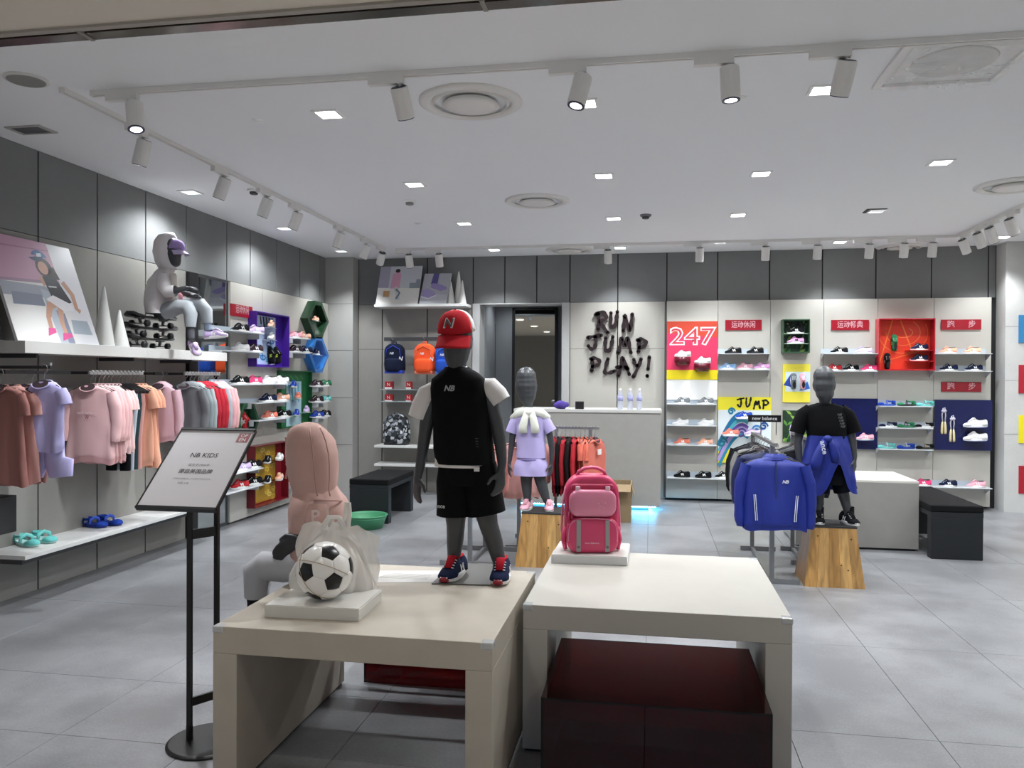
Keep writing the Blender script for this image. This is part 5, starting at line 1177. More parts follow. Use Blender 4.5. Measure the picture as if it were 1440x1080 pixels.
class Fig:
    """figure laid out in photo pixels on the plane Y = Y0 (+dy), kept in metres relative to its base"""
    def __init__(s, name, label, base, Y0): s.r = root(name, label, 'mannequin', base); s.b = Vector(base); s.Y0 = Y0; s.k = Y0/FPX/CF.y*.985
    def p(s, x, y, dy=0): return ony(x, y, s.Y0+dy)-s.b
    def sleeve(s, pts, rs, m, name='sleeve', n=20, cap=False, amp=.004, seed=0, parent=None):
        o = MB().tube(pts, rs, n, cap, ref=(0, 1, 0)).build(name, m, parent or s.r, True); fold(o, amp, 22, 1, seed); return o
    def wrap(s, rings, m, name, e=2.4, n=40, amp=.005, seed=0, cap=False, freq=14, parent=None, sub=0):
        """rings: (cx px, y px, half width px, half depth m, dy)"""
        rg = []
        for i, (cx, y, hw, hd, dy) in enumerate(rings):
            c = s.p(cx, y, dy); rx = hw*s.k
            rg.append(MB().ell((0, 0, 0), rx, hd, n, e)); rg[-1] = [(c.x+x, c.y+yy, c.z) for x, yy, z in rg[-1]]
        # refine between rings so folds have vertices to move
        fine = []
        for a, b in zip(rg[:-1], rg[1:]):
            steps = max(1, int((Vector(a[0])-Vector(b[0])).length/.012))
            for i in range(steps): fine.append([tuple(Vector(p).lerp(Vector(q), i/steps)) for p, q in zip(a, b)])
        fine.append(rg[-1])
        o = MB().loft(fine, cap).build(name, m, parent or s.r, True)
        if amp: fold(o, amp, freq, .35, seed)
        return o
def cap_hat(parent, c, sc_, m_front, m_back, m_brim, yaw=0, tilt=0, logo=None, bend=.9):
    """baseball cap: c = centre of the sweatband, front towards local -Y"""
    h = bpy.data.objects.new('cap', None)
    M = Matrix.Translation(c) @ Matrix.Rotation(yaw, 4, 'Z') @ Matrix.Rotation(tilt, 4, 'X') @ Matrix.Scale(sc_, 4)
    def dome(a0, a1, nm, m, par, inset=0):
        rg = []
        for i in range(10):
            t = i/9*PI/2; rr = math.cos(t)**.8 if i < 9 else .02
            rg.append([M @ Vector(((.082-inset)*rr*math.cos(a), (.097-inset)*rr*math.sin(a), .098*math.sin(t)**.9+.002)) for a in [a0+(a1-a0)*k/18 for k in range(19)]])
        return MB().loft(rg, False, False).build(nm, m, par, True, solid=.003)
    fr = dome(PI*1.06, PI*1.94, 'cap_front', m_front, parent); dome(-PI*.06, PI*1.06, 'cap_back', m_back, fr)
    rg = []
    for i in range(7):
        t = i/6
        rg.append([M @ Vector((.08*math.sin(u)*(1+.06*t), -.09*math.cos(u)*(1-.0*t)-.07*t*math.cos(u)**.7, .004-.05*bend*t*(.35+.65*1)-.02*abs(math.sin(u))**2)) for u in [-1.25+2.5*k/16 for k in range(17)]])
    MB().loft(rg, False, False).build('cap_brim', m_brim, fr, True, solid=.004)
    MB().ball(M @ Vector((0, 0, .1)), .006, 8, 6).build('cap_button', m_front, fr, True)
    if logo:
        for t_, m_, y_, w_ in logo:
            p = M @ Vector((0, -.0935-y_, .052)); o = text(t_, m_, fr, p, rot=(PI/2-.42+tilt, 0, yaw), width=w_, bold=.03, shear=.18)
    return fr

# ---- boy on the beige table
B0 = onz(673, 812, TZ+.006)
A = Fig('mannequin', 'dark grey boy mannequin in red cap and black vest standing on the beige table', (B0.x, B0.y, TZ+.006), B0.y+.02)
p = A.p
chains = [[(p(643, 458), (.07, .082)), (p(643, 482), (.072, .085)), (p(642, 500, -.01), (.058, .07)), (p(641, 512, -.02), (.04, .05))],
          [(p(643, 508, .01), .045), (p(644, 545, .01), .045)],
          [(p(646, 550), (.075, .055)), (p(647, 580), (.1, .07)), (p(649, 610), (.095, .07)), (p(653, 640), (.085, .068)), (p(657, 662), (.092, .075)), (p(658, 675), (.085, .075))],
          [(p(645, 550), .045), (p(610, 552), .038), (p(600, 595), .035), (p(596, 622), .03), (p(591, 655, -.02), .024), (p(588, 672, -.03), .018)],
          [(p(645, 550), .045), (p(684, 550), .038), (p(697, 590), .035), (p(703, 618), .031), (p(706, 648, -.02), .024), (p(705, 662, -.03), .018)],
          [(p(645, 670), .07), (p(640, 705), .06), (p(641, 738), .045), (p(640, 760, .01), .041), (p(638, 788), .03), (p(638, 806), .03)],
          [(p(672, 670), .07), (p(680, 705), .06), (p(687, 738), .046), (p(695, 762, .01), .042), (p(702, 790), .031), (p(704, 808), .03)]]
chains += hand(p(588, 670, -.03), (-.05, -.1, -1), (.5, -.5, 0), (.75, -.6, 0), 1.05, .55) + hand(p(705, 660, -.03), (-.05, -.15, -1), (-.5, -.5, 0), (-.75, -.6, 0), 1.05, .55)
body(chains, A.r)
TEE, VEST = fab('e8e4e2'), fab('0d0e11')
A.wrap([(653, 655, 42.5, .108, 0), (651, 640, 40, .1, 0), (648, 590, 36, .09, 0), (646, 555, 36, .08, 0), (645, 540, 34, .062, 0), (643, 526, 22, .058, 0), (642, 516, 13.5, .05, 0)], TEE, 'tee_shirt', amp=.001)
A.sleeve([p(617, 545, .02), p(601, 555), p(593, 572), p(588, 587)], [.038, .05, .05, .046], TEE, amp=.004); A.sleeve([p(674, 544, .02), p(690, 546), p(699, 556), p(705, 565)], [.038, .05, .05, .047], TEE, amp=.004, seed=3)
MB().tube([p(642, 517)+Vector((.046*math.cos(t), .05*math.sin(t), -.008*math.sin(t)*-1)) for t in [2*PI*k/24 for k in range(25)]], .005, 6).build('collar', TEE, A.r, True)
A.wrap([(655, 651, 43, .11, 0), (652, 630, 43.5, .112, 0), (650, 595, 41.5, .11, 0), (648, 565, 42, .1, 0), (646, 545, 42, .085, 0), (645, 533, 40, .075, 0), (644, 525, 30, .066, 0), (643, 519, 20, .06, 0), (642.5, 516, 17, .056, 0)], VEST, 'vest', e=2.6, amp=.005, seed=2)
q = p(641, 546, 0); text('NB', mat('a9a9ab', .4), A.r, (q.x-.006, q.y-.106, q.z), width=.05, bold=.03, shear=.3, name='chest_emblem')
q = p(676, 620, 0); 
for k in range(4): text('new balance', mat('6a6a6c', .5), A.r, (q.x-.005+.001*k, q.y-.0975, q.z+.018-.012*k), width=.028, bold=.01, name='hem_print', rot=(PI/2, 0, .35))
SHORT = fab('0b0c0f')
A.wrap([(658, 680, 35, .1, 0), (657, 665, 36, .105, 0), (655, 648, 35, .1, 0)], SHORT, 'shorts_waist', amp=.003)
A.sleeve([p(645, 655), p(641, 680), p(640, 705), p(640, 724)], [(.092, .095), (.092, .095), (.088, .09), (.087, .088)], SHORT, 'shorts_leg', 28, amp=.005)
A.sleeve([p(671, 655), p(677, 680), p(682, 705), p(685, 722)], [(.088, .095), (.09, .095), (.087, .09), (.086, .088)], SHORT, 'shorts_leg', 28, amp=.005, seed=5)
q = p(628, 708, 0); text('nce', mat('cfcfd0', .5), A.r, (q.x-.003, q.y-.0865, q.z), width=.035, bold=.02, name='hem_print', rot=(PI/2, 0, -.12)); q = p(677, 657); MB().box(q.x-.012, q.x+.012, q.y-.104, q.y-.1, q.z-.008, q.z+.008).build('waist_tag', mat('d8d8d8'), A.r)
cap_hat(A.r, p(642, 467, -.005), 1.02, fab('b8232c'), mat('e8e6e6', .8, bump=.6, scale=50), fab('b8232c'), -.12, .2, [('N', mat('d9d9da', .4), .002, .054), ('N', mat('55565a', .4), .0035, .042)], 1.0)
for px, py, dx in ((638, 806, -.15), (705, 811, .05)):
    P = p(px, py, -.035); r = shoe((P.x, P.y, .0), -PI/2+dx, 'nv', '', s=1.18); r.parent = A.r; r.name = 'shoe'
    for k in ('label', 'category', 'group'):
        if k in r: del r[k]
    for c in r.children:
        if c.name.startswith(('tongue', 'opening')): c.material_slots[0].link = 'OBJECT'; c.material_slots[0].material = fab('a81c2c')
        if c.name.startswith('sole'):
            tb = MB().tube([(.085, 0, .008), (.1, 0, .012), (.106, 0, .02)], [(.02, .008), (.02, .01), (.012, .006)], 10).build('toe_bumper', mat('8a1626', .4), c, True)
def wear_shoe(fig, P, rz, c, s=1.0, sole='f0f0ee', rot=None):
    r = shoe((P.x, P.y, P.z), rz, c, '', s=s, sole=sole); r.parent = fig.r; r.name = 'shoe'
    if rot: r.rotation_euler = rot
    for k in ('label', 'category', 'group'):
        if k in r: del r[k]
    return r

# ---- girl on the pine block
C = Fig('mannequin', 'dark grey girl mannequin in lilac tee and skirt on a pine block', BLK_C, BLK_C.y); p = C.p
chains = [[(p(740, 530), (.085, .1)), (p(740, 543), (.095, .11)), (p(741, 556, -.01), (.075, .088)), (p(742, 566, -.015), (.045, .055))],
          [(p(742, 565), .042), (p(745, 584), .04)],
          [(p(746, 590), (.085, .055)), (p(746, 605), (.1, .065)), (p(747, 625), (.085, .06)), (p(748, 645), (.095, .07)), (p(748, 655), (.09, .07))],
          [(p(746, 588), .045), (p(725, 591), .04), (p(721, 612), .03), (p(719, 628), .026), (p(717, 645, -.01), .021), (p(716, 652, -.01), .016)],
          [(p(746, 588), .045), (p(767, 591), .04), (p(773, 612), .03), (p(776, 628), .026), (p(776, 645, -.01), .021), (p(775, 652, -.01), .016)],
          [(p(741, 652), .065), (p(740, 675), .05), (p(741, 690), .042), (p(742, 708), .026), (p(742, 716), .026)],
          [(p(756, 652), .065), (p(760, 675), .05), (p(765, 692), .042), (p(770, 708), .026), (p(771, 716), .026)]]
chains += hand(p(716, 652, -.01), (0, -.1, -1), (.6, -.3, 0), (.4, -.8, 0), .95) + hand(p(775, 652, -.01), (0, -.1, -1), (-.6, -.3, 0), (-.4, -.8, 0), .95)
body(chains, C.r, .006)
LIL = fab('b9aede')
C.wrap([(747, 643, 21.5, .09, 0), (747, 630, 20.5, .085, 0), (746, 605, 20.5, .085, 0), (746, 590, 22, .075, 0), (745, 584, 20, .06, 0), (744, 580, 11, .05, 0)], LIL, 'tee_shirt', amp=.005)
C.sleeve([p(732, 588), p(724, 594), p(721, 602), p(719, 608)], [.045, .046, .048, .05], LIL); C.sleeve([p(760, 588), p(768, 594), p(772, 602), p(775, 607)], [.045, .046, .048, .05], LIL, seed=4)
C.wrap([(747, 668, 25, .11, 0), (747, 655, 23.5, .1, 0), (747, 645, 20, .088, 0), (747, 640, 19, .084, 0)], LIL, 'skirt', amp=.012, freq=20)
MB().tube([p(747, 645.5)+Vector((.112*math.cos(t), .092*math.sin(t), 0)) for t in [2*PI*k/28 for k in range(29)]], .006, 6).build('waistband', fab('8d80b8'), C.r, True)
SW = fab('e9ebdf')
C.sleeve([p(722, 588, .02), p(730, 581, -.03), p(740, 578, -.06), p(750, 578, -.06), p(762, 581, -.03), p(770, 588, .02)], [(.03, .035), (.035, .05), (.032, .03), (.032, .03), (.035, .05), (.03, .035)], SW, 'tied_sweater', 16, True, .006)
for x0, x1, sd in ((742, 735, 1), (747, 752, 2)): C.sleeve([p(x0, 578, -.075), p((x0+x1)/2, 588, -.1), p(x1, 600, -.1), p(x1+.5, 609, -.1)], [(.024, .02), (.03, .022), (.034, .022), (.036, .022)], SW, 'sweater_sleeve', 16, True, .004, sd)
MB().ball(p(744, 580, -.09), (.035, .025, .025), 14, 10).build('sweater_knot', SW, C.r, True)
for px, dx in ((741, -.2), (772, .15)):
    P = p(px, 722, -.02); wear_shoe(C, Vector((P.x, P.y, 0)), -PI/2+dx, 'pk', 1.05); P = p(px+.5, 711, .015); C.sleeve([P+Vector((0, 0, .045)), P+Vector((0, 0, -.02))], .036, fab('f0e8ea'), 'sock', amp=.003)

# ---- boy on the other pine block
D = Fig('mannequin', 'dark grey boy mannequin in black tee with a blue jacket tied round the waist', BLK_D, BLK_D.y); p = D.p
chains = [[(p(1159, 530), (.082, .098)), (p(1159, 541), (.086, .102)), (p(1160, 552, -.01), (.068, .08)), (p(1160, 560, -.015), (.042, .05))],
          [(p(1160, 558), .045), (p(1161, 574), .045)],
          [(p(1161, 582), (.1, .06)), (p(1161, 600), (.115, .075)), (p(1162, 620), (.1, .07)), (p(1164, 645), (.1, .075)), (p(1165, 655), (.095, .075))],
          [(p(1160, 577), .045), (p(1134, 581), .038), (p(1125, 602), .036), (p(1122, 622), .031), (p(1124, 645, -.02), .024), (p(1126, 652, -.03), .018)],
          [(p(1160, 577), .045), (p(1187, 581), .038), (p(1195, 602), .036), (p(1199, 622), .031), (p(1201, 641, -.02), .024), (p(1201, 648, -.03), .018)],
          [(p(1154, 652), .07), (p(1151, 675), .056), (p(1151, 695), .044), (p(1151, 718), .03), (p(1151, 730), .03)],
          [(p(1175, 652), .07), (p(1181, 675), .056), (p(1186, 695), .044), (p(1192, 718), .03), (p(1194, 730), .03)]]
chains += hand(p(1126, 650, -.03), (.05, -.1, -1), (.5, -.4, 0), (.6, -.7, 0), .95) + hand(p(1201, 646, -.03), (0, -.1, -1), (-.5, -.4, 0), (-.6, -.7, 0), .95)
body(chains, D.r, .006)
BT = fab('0c0c0e')
D.wrap([(1163, 622, 25.5, .1, 0), (1162, 600, 26, .1, 0), (1161, 585, 27.5, .085, 0), (1160, 575, 27, .07, 0), (1160, 571, 22, .06, 0), (1160, 567, 11.5, .055, 0)], BT, 'tee_shirt', amp=.005)
D.sleeve([p(1140, 577), p(1129, 584), p(1124, 598), p(1121, 609)], [.055, .056, .055, .056], BT, amp=.005); D.sleeve([p(1181, 577), p(1192, 584), p(1198, 598), p(1201, 608)], [.055, .056, .055, .056], BT, amp=.005, seed=4)
q = p(1178, 588)
for k in range(5): text('NB', mat('6e6e70', .5), D.r, (q.x-.01+.006*k, q.y-.099, q.z+.03-.022*k), width=.032, bold=.01, name='chest_print', shear=.3)
BLUE = mat('122784', .55, kind='fabric', bump=.2, scale=40)
D.wrap([(1166, 680, 25, .1, 0), (1165, 655, 24.5, .1, 0), (1164, 640, 22.5, .098, 0)], fab('0f1016'), 'shorts_waist', amp=.003)
D.sleeve([p(1153, 650), p(1150, 672), p(1149, 692)], [(.085, .09)]*3, fab('0f1016'), 'shorts_leg', 24); D.sleeve([p(1177, 650), p(1184, 672), p(1189, 690)], [(.085, .09)]*3, fab('0f1016'), 'shorts_leg', 24, seed=3)
jk = D.wrap([(1162, 692, 38, .15, .0), (1162, 672, 36, .15, .0), (1162, 650, 32, .14, 0), (1163, 630, 28.5, .128, 0), (1163, 612, 25, .115, 0)], BLUE, 'tied_jacket', e=2.2, amp=.014, freq=11, seed=1, n=64)
zt_, zb_ = p(1160, 614).z, p(1160, 692).z
for v in jk.data.vertices:      # the cloth parts over the front: hem lifts in the middle, long corner on one side
    t = max(0, (zt_-v.co.z)/(zt_-zb_)); u = (v.co.x-p(1162, 650).x)/(36*D.k)
    if v.co.y < p(1162, 650).y+.02: v.co.z += t*(zt_-zb_)*(.55*math.exp(-((u-.28)/.3)**2) - .04*math.exp(-((u+.5)/.3)**2)); v.co.y -= .02*t*math.sin(u*7)
D.sleeve([p(1162, 617, -.13), p(1157, 625, -.15), p(1152, 636, -.165), p(1148, 650, -.175), p(1146, 662, -.178)], [(.02, .02), (.028, .022), (.036, .022), (.04, .02), (.036, .018)], BLUE, 'jacket_sleeve', 18, True, .006)
D.sleeve([p(1166, 617, -.13), p(1171, 626, -.145), p(1174, 638, -.15), p(1175, 650, -.15)], [(.02, .02), (.03, .022), (.034, .022), (.032, .02)], BLUE, 'jacket_sleeve', 18, True, .006, 3)
MB().ball(p(1164, 617, -.145), (.034, .026, .026), 14, 10).build('jacket_knot', BLUE, D.r, True)
q = p(1158, 629, -.182); text('ance', mat('d8dce8', .5), D.r, (q.x, q.y-.01, q.z), rot=(PI/2, 1.35, 0), width=.1, bold=.02, name='sleeve_print')
for k in range(2):
    a, b = p(1132+2*k, 668+2.4*k, -.135), p(1144+2*k, 655+2.4*k, -.16); MB().tube([a, b], [(.004, .003)]*2, 6).build('reflective_stripe', mat('d8dce4', .35), D.r)
for px, dx in ((1151, -.1), (1194, .3)):
    P = p(px, 738, -.03); wear_shoe(D, Vector((P.x, P.y, 0)), -PI/2+dx, 'bk', 1.12); P = p(px, 722, .01); D.sleeve([P+Vector((0, 0, .05)), P+Vector((0, 0, -.02))], .037, fab('17181b'), 'sock', amp=.002)

# ---- seated child in the pink hoodie, back towards us
Yb = 3.46
S0 = ony(450, 800, Yb)
S = Fig('mannequin', 'seated mannequin in a pink hoodie seen from behind on the beige table corner', (S0.x, Yb, TZ), Yb); p = S.p
chains = [[(p(440, 625), (.075, .07)), (p(440, 645), (.085, .078)), (p(438, 665), (.07, .065))], [(p(442, 660), .05), (p(445, 690), .045)],
          [(p(446, 700), (.08, .09)), (p(448, 740), (.085, .1)), (p(450, 775), (.085, .1)), (p(452, 795), (.08, .09))],
          [(p(446, 795, -.05), .062), (p(400, 798, -.1), .05), (p(365, 799, -.1), .04), (p(361, 830, -.09), .036), (p(362, 870, -.08), .034), (p(362, 905, -.08), .03)],
          [(p(446, 795, .07), .062), (p(400, 798, .1), .05), (p(368, 799, .12), .04), (p(364, 830, .12), .036), (p(365, 870, .12), .034), (p(365, 905, .12), .03)],
          [(p(445, 700), .06), (p(442, 712, -.09), .036), (p(440, 742, -.12), .032), (p(432, 754, -.14), .027), (p(425, 757, -.15), .022)],
          [(p(445, 700), .06), (p(446, 712, .09), .036), (p(444, 745, .12), .032), (p(420, 768, .12), .026)]]
chains += hand(p(424, 757, -.15), (-.85, -.1, -.5), (-.1, .5, -.6), (-.5, -.1, .85), 1.3, .5)
body(chains, S.r, m=mat('2e2f33', .45))
PINK = fab('cba79e')
S.wrap([(452, 800, 41, .15, 0), (451, 770, 41.5, .155, 0), (450, 740, 41, .16, 0), (449, 715, 39, .158, 0), (448, 702, 37, .14, 0), (446, 692, 34, .115, 0), (444, 684, 30, .1, 0)], PINK, 'hoodie', e=2.3, amp=.014, seed=6)
S.wrap([(447, 706, 33, .12, 0), (445, 698, 31, .11, 0), (443, 688, 31, .108, 0), (441, 672, 36, .112, 0), (439.5, 655, 38.5, .112, 0), (438, 638, 38.5, .112, 0), (436, 622, 36.5, .108, 0), (434.5, 610, 32, .098, 0), (434, 602, 26, .08, 0), (434, 597.5, 18, .06, 0), (434, 595, 8, .03, 0)], PINK, 'hood', e=2.05, amp=.01, cap='end', seed=8)
HR = [(445, 698, 31, .11), (443, 688, 31, .108), (441, 672, 36, .112), (439.5, 655, 38.5, .112), (438, 638, 38.5, .112), (436, 622, 36.5, .108), (434.5, 610, 32, .098), (434, 602, 26, .08)]
for f_ in (.05, .62):
    MB().tube([p(cx_+f_*hw_, y_, -(1-f_**2.05)**.49*hd_-.001) for cx_, y_, hw_, hd_ in HR], .003, 6).build('hood_seam', fab('bf9a91'), S.r, True)
MB().tube([p(447+math.cos(t)*33.5, 704, math.sin(t)*.125) for t in [PI+PI*k/20 for k in range(21)]], .004, 6).build('hood_seam', fab('bf9a91'), S.r, True)
a_ = [p(402+4*math.sin(t*PI), 615+58*t, -.06+0*t) for t in [i/8 for i in range(9)]]; MB().tube(a_, .006, 8).build('hood_seam', fab('c79890'), S.r, True)
S.sleeve([p(447, 712, -.11), p(446, 728, -.13), p(442, 748, -.14), p(430, 762, -.135)], [.05, .056, .052, .042], PINK, amp=.007); S.sleeve([p(446, 704, .1), p(444, 730, .14), p(440, 752, .14)], [.06, .06, .05], PINK, seed=3)
LEG = fab('b9b9bd')
S.sleeve([p(450, 795, -.05), p(400, 797, -.1), p(372, 796, -.1), p(361, 805, -.1), p(360, 822, -.095), p(360, 838, -.09)], [(.066, .075), (.068, .07), (.066, .066), (.064, .064), (.056, .058), (.05, .053)], LEG, 'legging', amp=.004); S.sleeve([p(450, 795, .06), p(400, 797, .1), p(374, 797, .12), p(364, 806, .12), p(363, 838, .12)], [.07, .068, .066, .062, .054], LEG, 'legging', amp=.004)
for px, dy in ((360, -.08), (363, .12)):
    P = p(px, 925, dy); wear_shoe(S, Vector((P.x-.03, P.y, P.z)), PI, 'bk', 1.05); S.sleeve([p(px+1, 838, dy), p(px+1, 880, dy), p(px+1, 915, dy)], [.043, .036, .034], fab('26272a'), 'sock', amp=.002)
q = p(478, 715); 
for t_, z_, x_ in (('P', 0, 0), ('L', 0, .05), ('A', -.06, .012), ('Y', -.06, .06)):
    text(t_, mat('d9c2bc', .7), S.r, (q.x-.04+x_, q.y-.182+.8*x_, q.z+z_-.01), rot=(PI/2, 0, .62), size=.08, bold=.02, name='back_print')

# ---- skateboards and the child sitting on them
def skateboard(c, rz, label, g=None):
    r = root('skateboard', label, 'skateboard', c, rz, g); bk = mat('121214', .3)
    rg = []
    for i in range(17):
        x = -.3+.6*i/16; t = abs(x)/.3; w_ = .085*(1-max(0, t-.72)**2*7.5)**.5 if t < 1 else .03; z = .075+.35*max(0, t-.7)**2
        rg.append([(x, -w_, z), (x, w_, z), (x, w_*.98, z+.011), (x, -w_*.98, z+.011)])
    MB().loft(rg).build('deck', bk, r, True)
    for x in (-.17, .17):
        MB().box(x-.03, x+.03, -.025, .025, .062, .076).tube([(x, 0, .064), (x+math.copysign(.012, -x), 0, .034)], [.014, .012], 10).build('truck', mat('8c8e92', .3, .8), r)
        MB().cyl((x, -.075, .027), (x, .075, .027), .005, n=8).build('axle', mat('9a9ca0', .3, .9), r)
        for s_ in (-1, 1): MB().tube([(x, s_*.05, .027), (x, s_*.055, .027), (x, s_*.08, .027), (x, s_*.085, .027)], [.022, .027, .027, .022], 16).build('wheel', mat('1a1a1c', .4), r, True)
zs = 1.748; SKY = 5.98
for k, (nm_, dr_) in enumerate((('bottom', .05), ('middle', -.06), ('topmost', .04))):
    skateboard((-4.08, SKY+.02*k, zs+.088*k), PI/2+dr_, 'black skateboard in the stack of three on the shelf, %s' % nm_)
E_Y = 6.05
E0 = Vector((-4.08, 6.05, zs+.088*3-.013+.02))
E_ = Fig('mannequin', 'mannequin in a white hooded jacket and lilac cap seated on stacked skateboards', E0, E_Y); p = E_.p
chains = [[(p(240, 345), (.07, .08)), (p(243, 358), (.066, .075)), (p(246, 368), (.045, .06))], [(p(242, 362), .04), (p(234, 380), .042)],
          [(p(230, 388), (.06, .09)), (p(226, 410), (.065, .1)), (p(226, 432), (.07, .1)), (p(228, 440), (.065, .09))],
          [(p(230, 385), .05), (p(228, 391, -.09), .036), (p(232, 408, -.12), .032), (p(247, 409, -.12), .027), (p(262, 405, -.1), .02)],
          [(p(230, 385), .05), (p(232, 388, .1), .042), (p(238, 408, .12), .034), (p(256, 412, .1), .027), (p(268, 414, .08), .02)],
          [(p(230, 438, -.05), .058), (p(252, 432, -.06), .046), (p(266, 435, -.06), .036), (p(268, 455, -.06), .03), (p(268, 474, -.06), .026), (p(270, 481, -.06), .024)],
          [(p(230, 438, .05), .058), (p(262, 429, .08), .044), (p(286, 433, .1), .036), (p(291, 450, .1), .03), (p(292, 466, .1), .026), (p(295, 472, .1), .024)]]
chains += hand(p(260, 405, -.1), (1, .1, 0), (0, 0, -1), (0, .9, .2), .95) + hand(p(267, 414, .08), (1, 0, -.1), (0, 0, -1), (0, -.9, .2), .95)
body(chains, E_.r, .006)
WJ = mat('d9d4d4', .6, kind='fabric', bump=.2, scale=40)
E_.wrap([(227, 442, 19.5, .15, 0), (225, 428, 20, .15, 0), (225, 410, 18.5, .14, 0), (227, 395, 15.5, .125, 0), (231, 384, 12, .09, 0), (235, 377, 10, .07, 0)], WJ, 'jacket', e=2.2, amp=.007)
E_.wrap([(236, 378, 12, .085, 0), (234, 370, 14, .1, 0), (232.5, 355, 15.5, .115, 0), (233, 342, 14.5, .11, 0), (236, 332, 11, .09, 0), (239, 327.5, 5, .05, 0)], WJ, 'hood', e=2.2, amp=.006, cap='end', seed=4)
E_.sleeve([p(229, 388, -.1), p(230, 402, -.13), p(236, 410, -.13), p(247, 409, -.125)], [.052, .056, .054, .045], WJ, amp=.007); E_.sleeve([p(232, 388, .1), p(238, 405, .12), p(252, 411, .1)], [.052, .054, .045], WJ, seed=2)
E_.sleeve([p(243, 385, -.05), p(246, 400, -.05), p(247, 430, -.05)], [(.02, .04), (.016, .05), (.018, .05)], mat('cfc8c0', .6), 'jacket_front', 12, True)
E_.sleeve([p(247, 412, 0), p(250, 416, 0), p(250, 421, 0)], [(.03, .05), (.036, .055), (.034, .05)], fab('c98a94'), 'inner_shirt', 12, True)
LG = fab('9ba0a4')
E_.sleeve([p(232, 438, -.05), p(252, 431, -.06), p(264, 432, -.06), p(268, 442, -.06), p(268, 460, -.06)], [.068, .064, .058, .054, .042], LG, 'legging'); E_.sleeve([p(232, 438, .05), p(262, 428, .08), p(283, 429, .1), p(290, 438, .1), p(292, 455, .1)], [.068, .063, .058, .053, .042], LG, 'legging')
E_.sleeve([p(268, 459, -.06), p(269, 476, -.06)], [.03, .028], fab('55565c'), 'sock', amp=.001); E_.sleeve([p(292, 454, .1), p(294, 468, .1)], [.032, .03], fab('8a93a8'), 'sock', amp=.001)
wear_shoe(E_, p(273.5, 493, -.07), -.5, 'li', .98, rot=(.25, .55, -.6)); wear_shoe(E_, p(304, 476, .1), .25, 'li', 1.0, rot=(0, -.12, .2))
cap_hat(E_.r, p(246, 351, 0), .86, fab('a893c8'), fab('a893c8'), fab('cdbfe0'), PI/2-.15, .1, None, .8)

# ------------------------------------------------------------------ hangers and garments
M_HANG = mat('1b1b1d', .4)
hk = MB().tube([(.0, 0, -.105), (0, 0, -.07), (.003, 0, -.05), (.02, 0, -.035), (.024, 0, -.015), (.014, 0, .002), (-.004, 0, .006), (-.018, 0, -.004)], .0025, 6)
HK = meshdata(hk, 'hook', mat('a8a8a8', .3, .9), True)
HA = meshdata(MB().tube([(-.15, 0, -.16), (-.1, 0, -.135), (-.03, 0, -.108), (0, 0, -.1), (.03, 0, -.108), (.1, 0, -.135), (.15, 0, -.16)], [(.006, .012)]*7, 8), 'shoulder_bar', M_HANG, True)
HB = meshdata(MB().tube([(-.14, 0, -.165), (.14, 0, -.165)], [.004]*2, 6), 'cross_bar', M_HANG, True)
def hanger(loc, rz, where, w_=.3):
    r = root('clothes_hanger', 'black hanger with a chrome hook '+where, 'hanger', loc, rz, 'hangers '+where); s_ = w_/.3
    share('hook', HK, None, r); share('shoulder_bar', HA, None, r, scale=(s_*.95, 1, 1)); share('cross_bar', HB, None, r, scale=(s_*.95, 1, 1)); return r
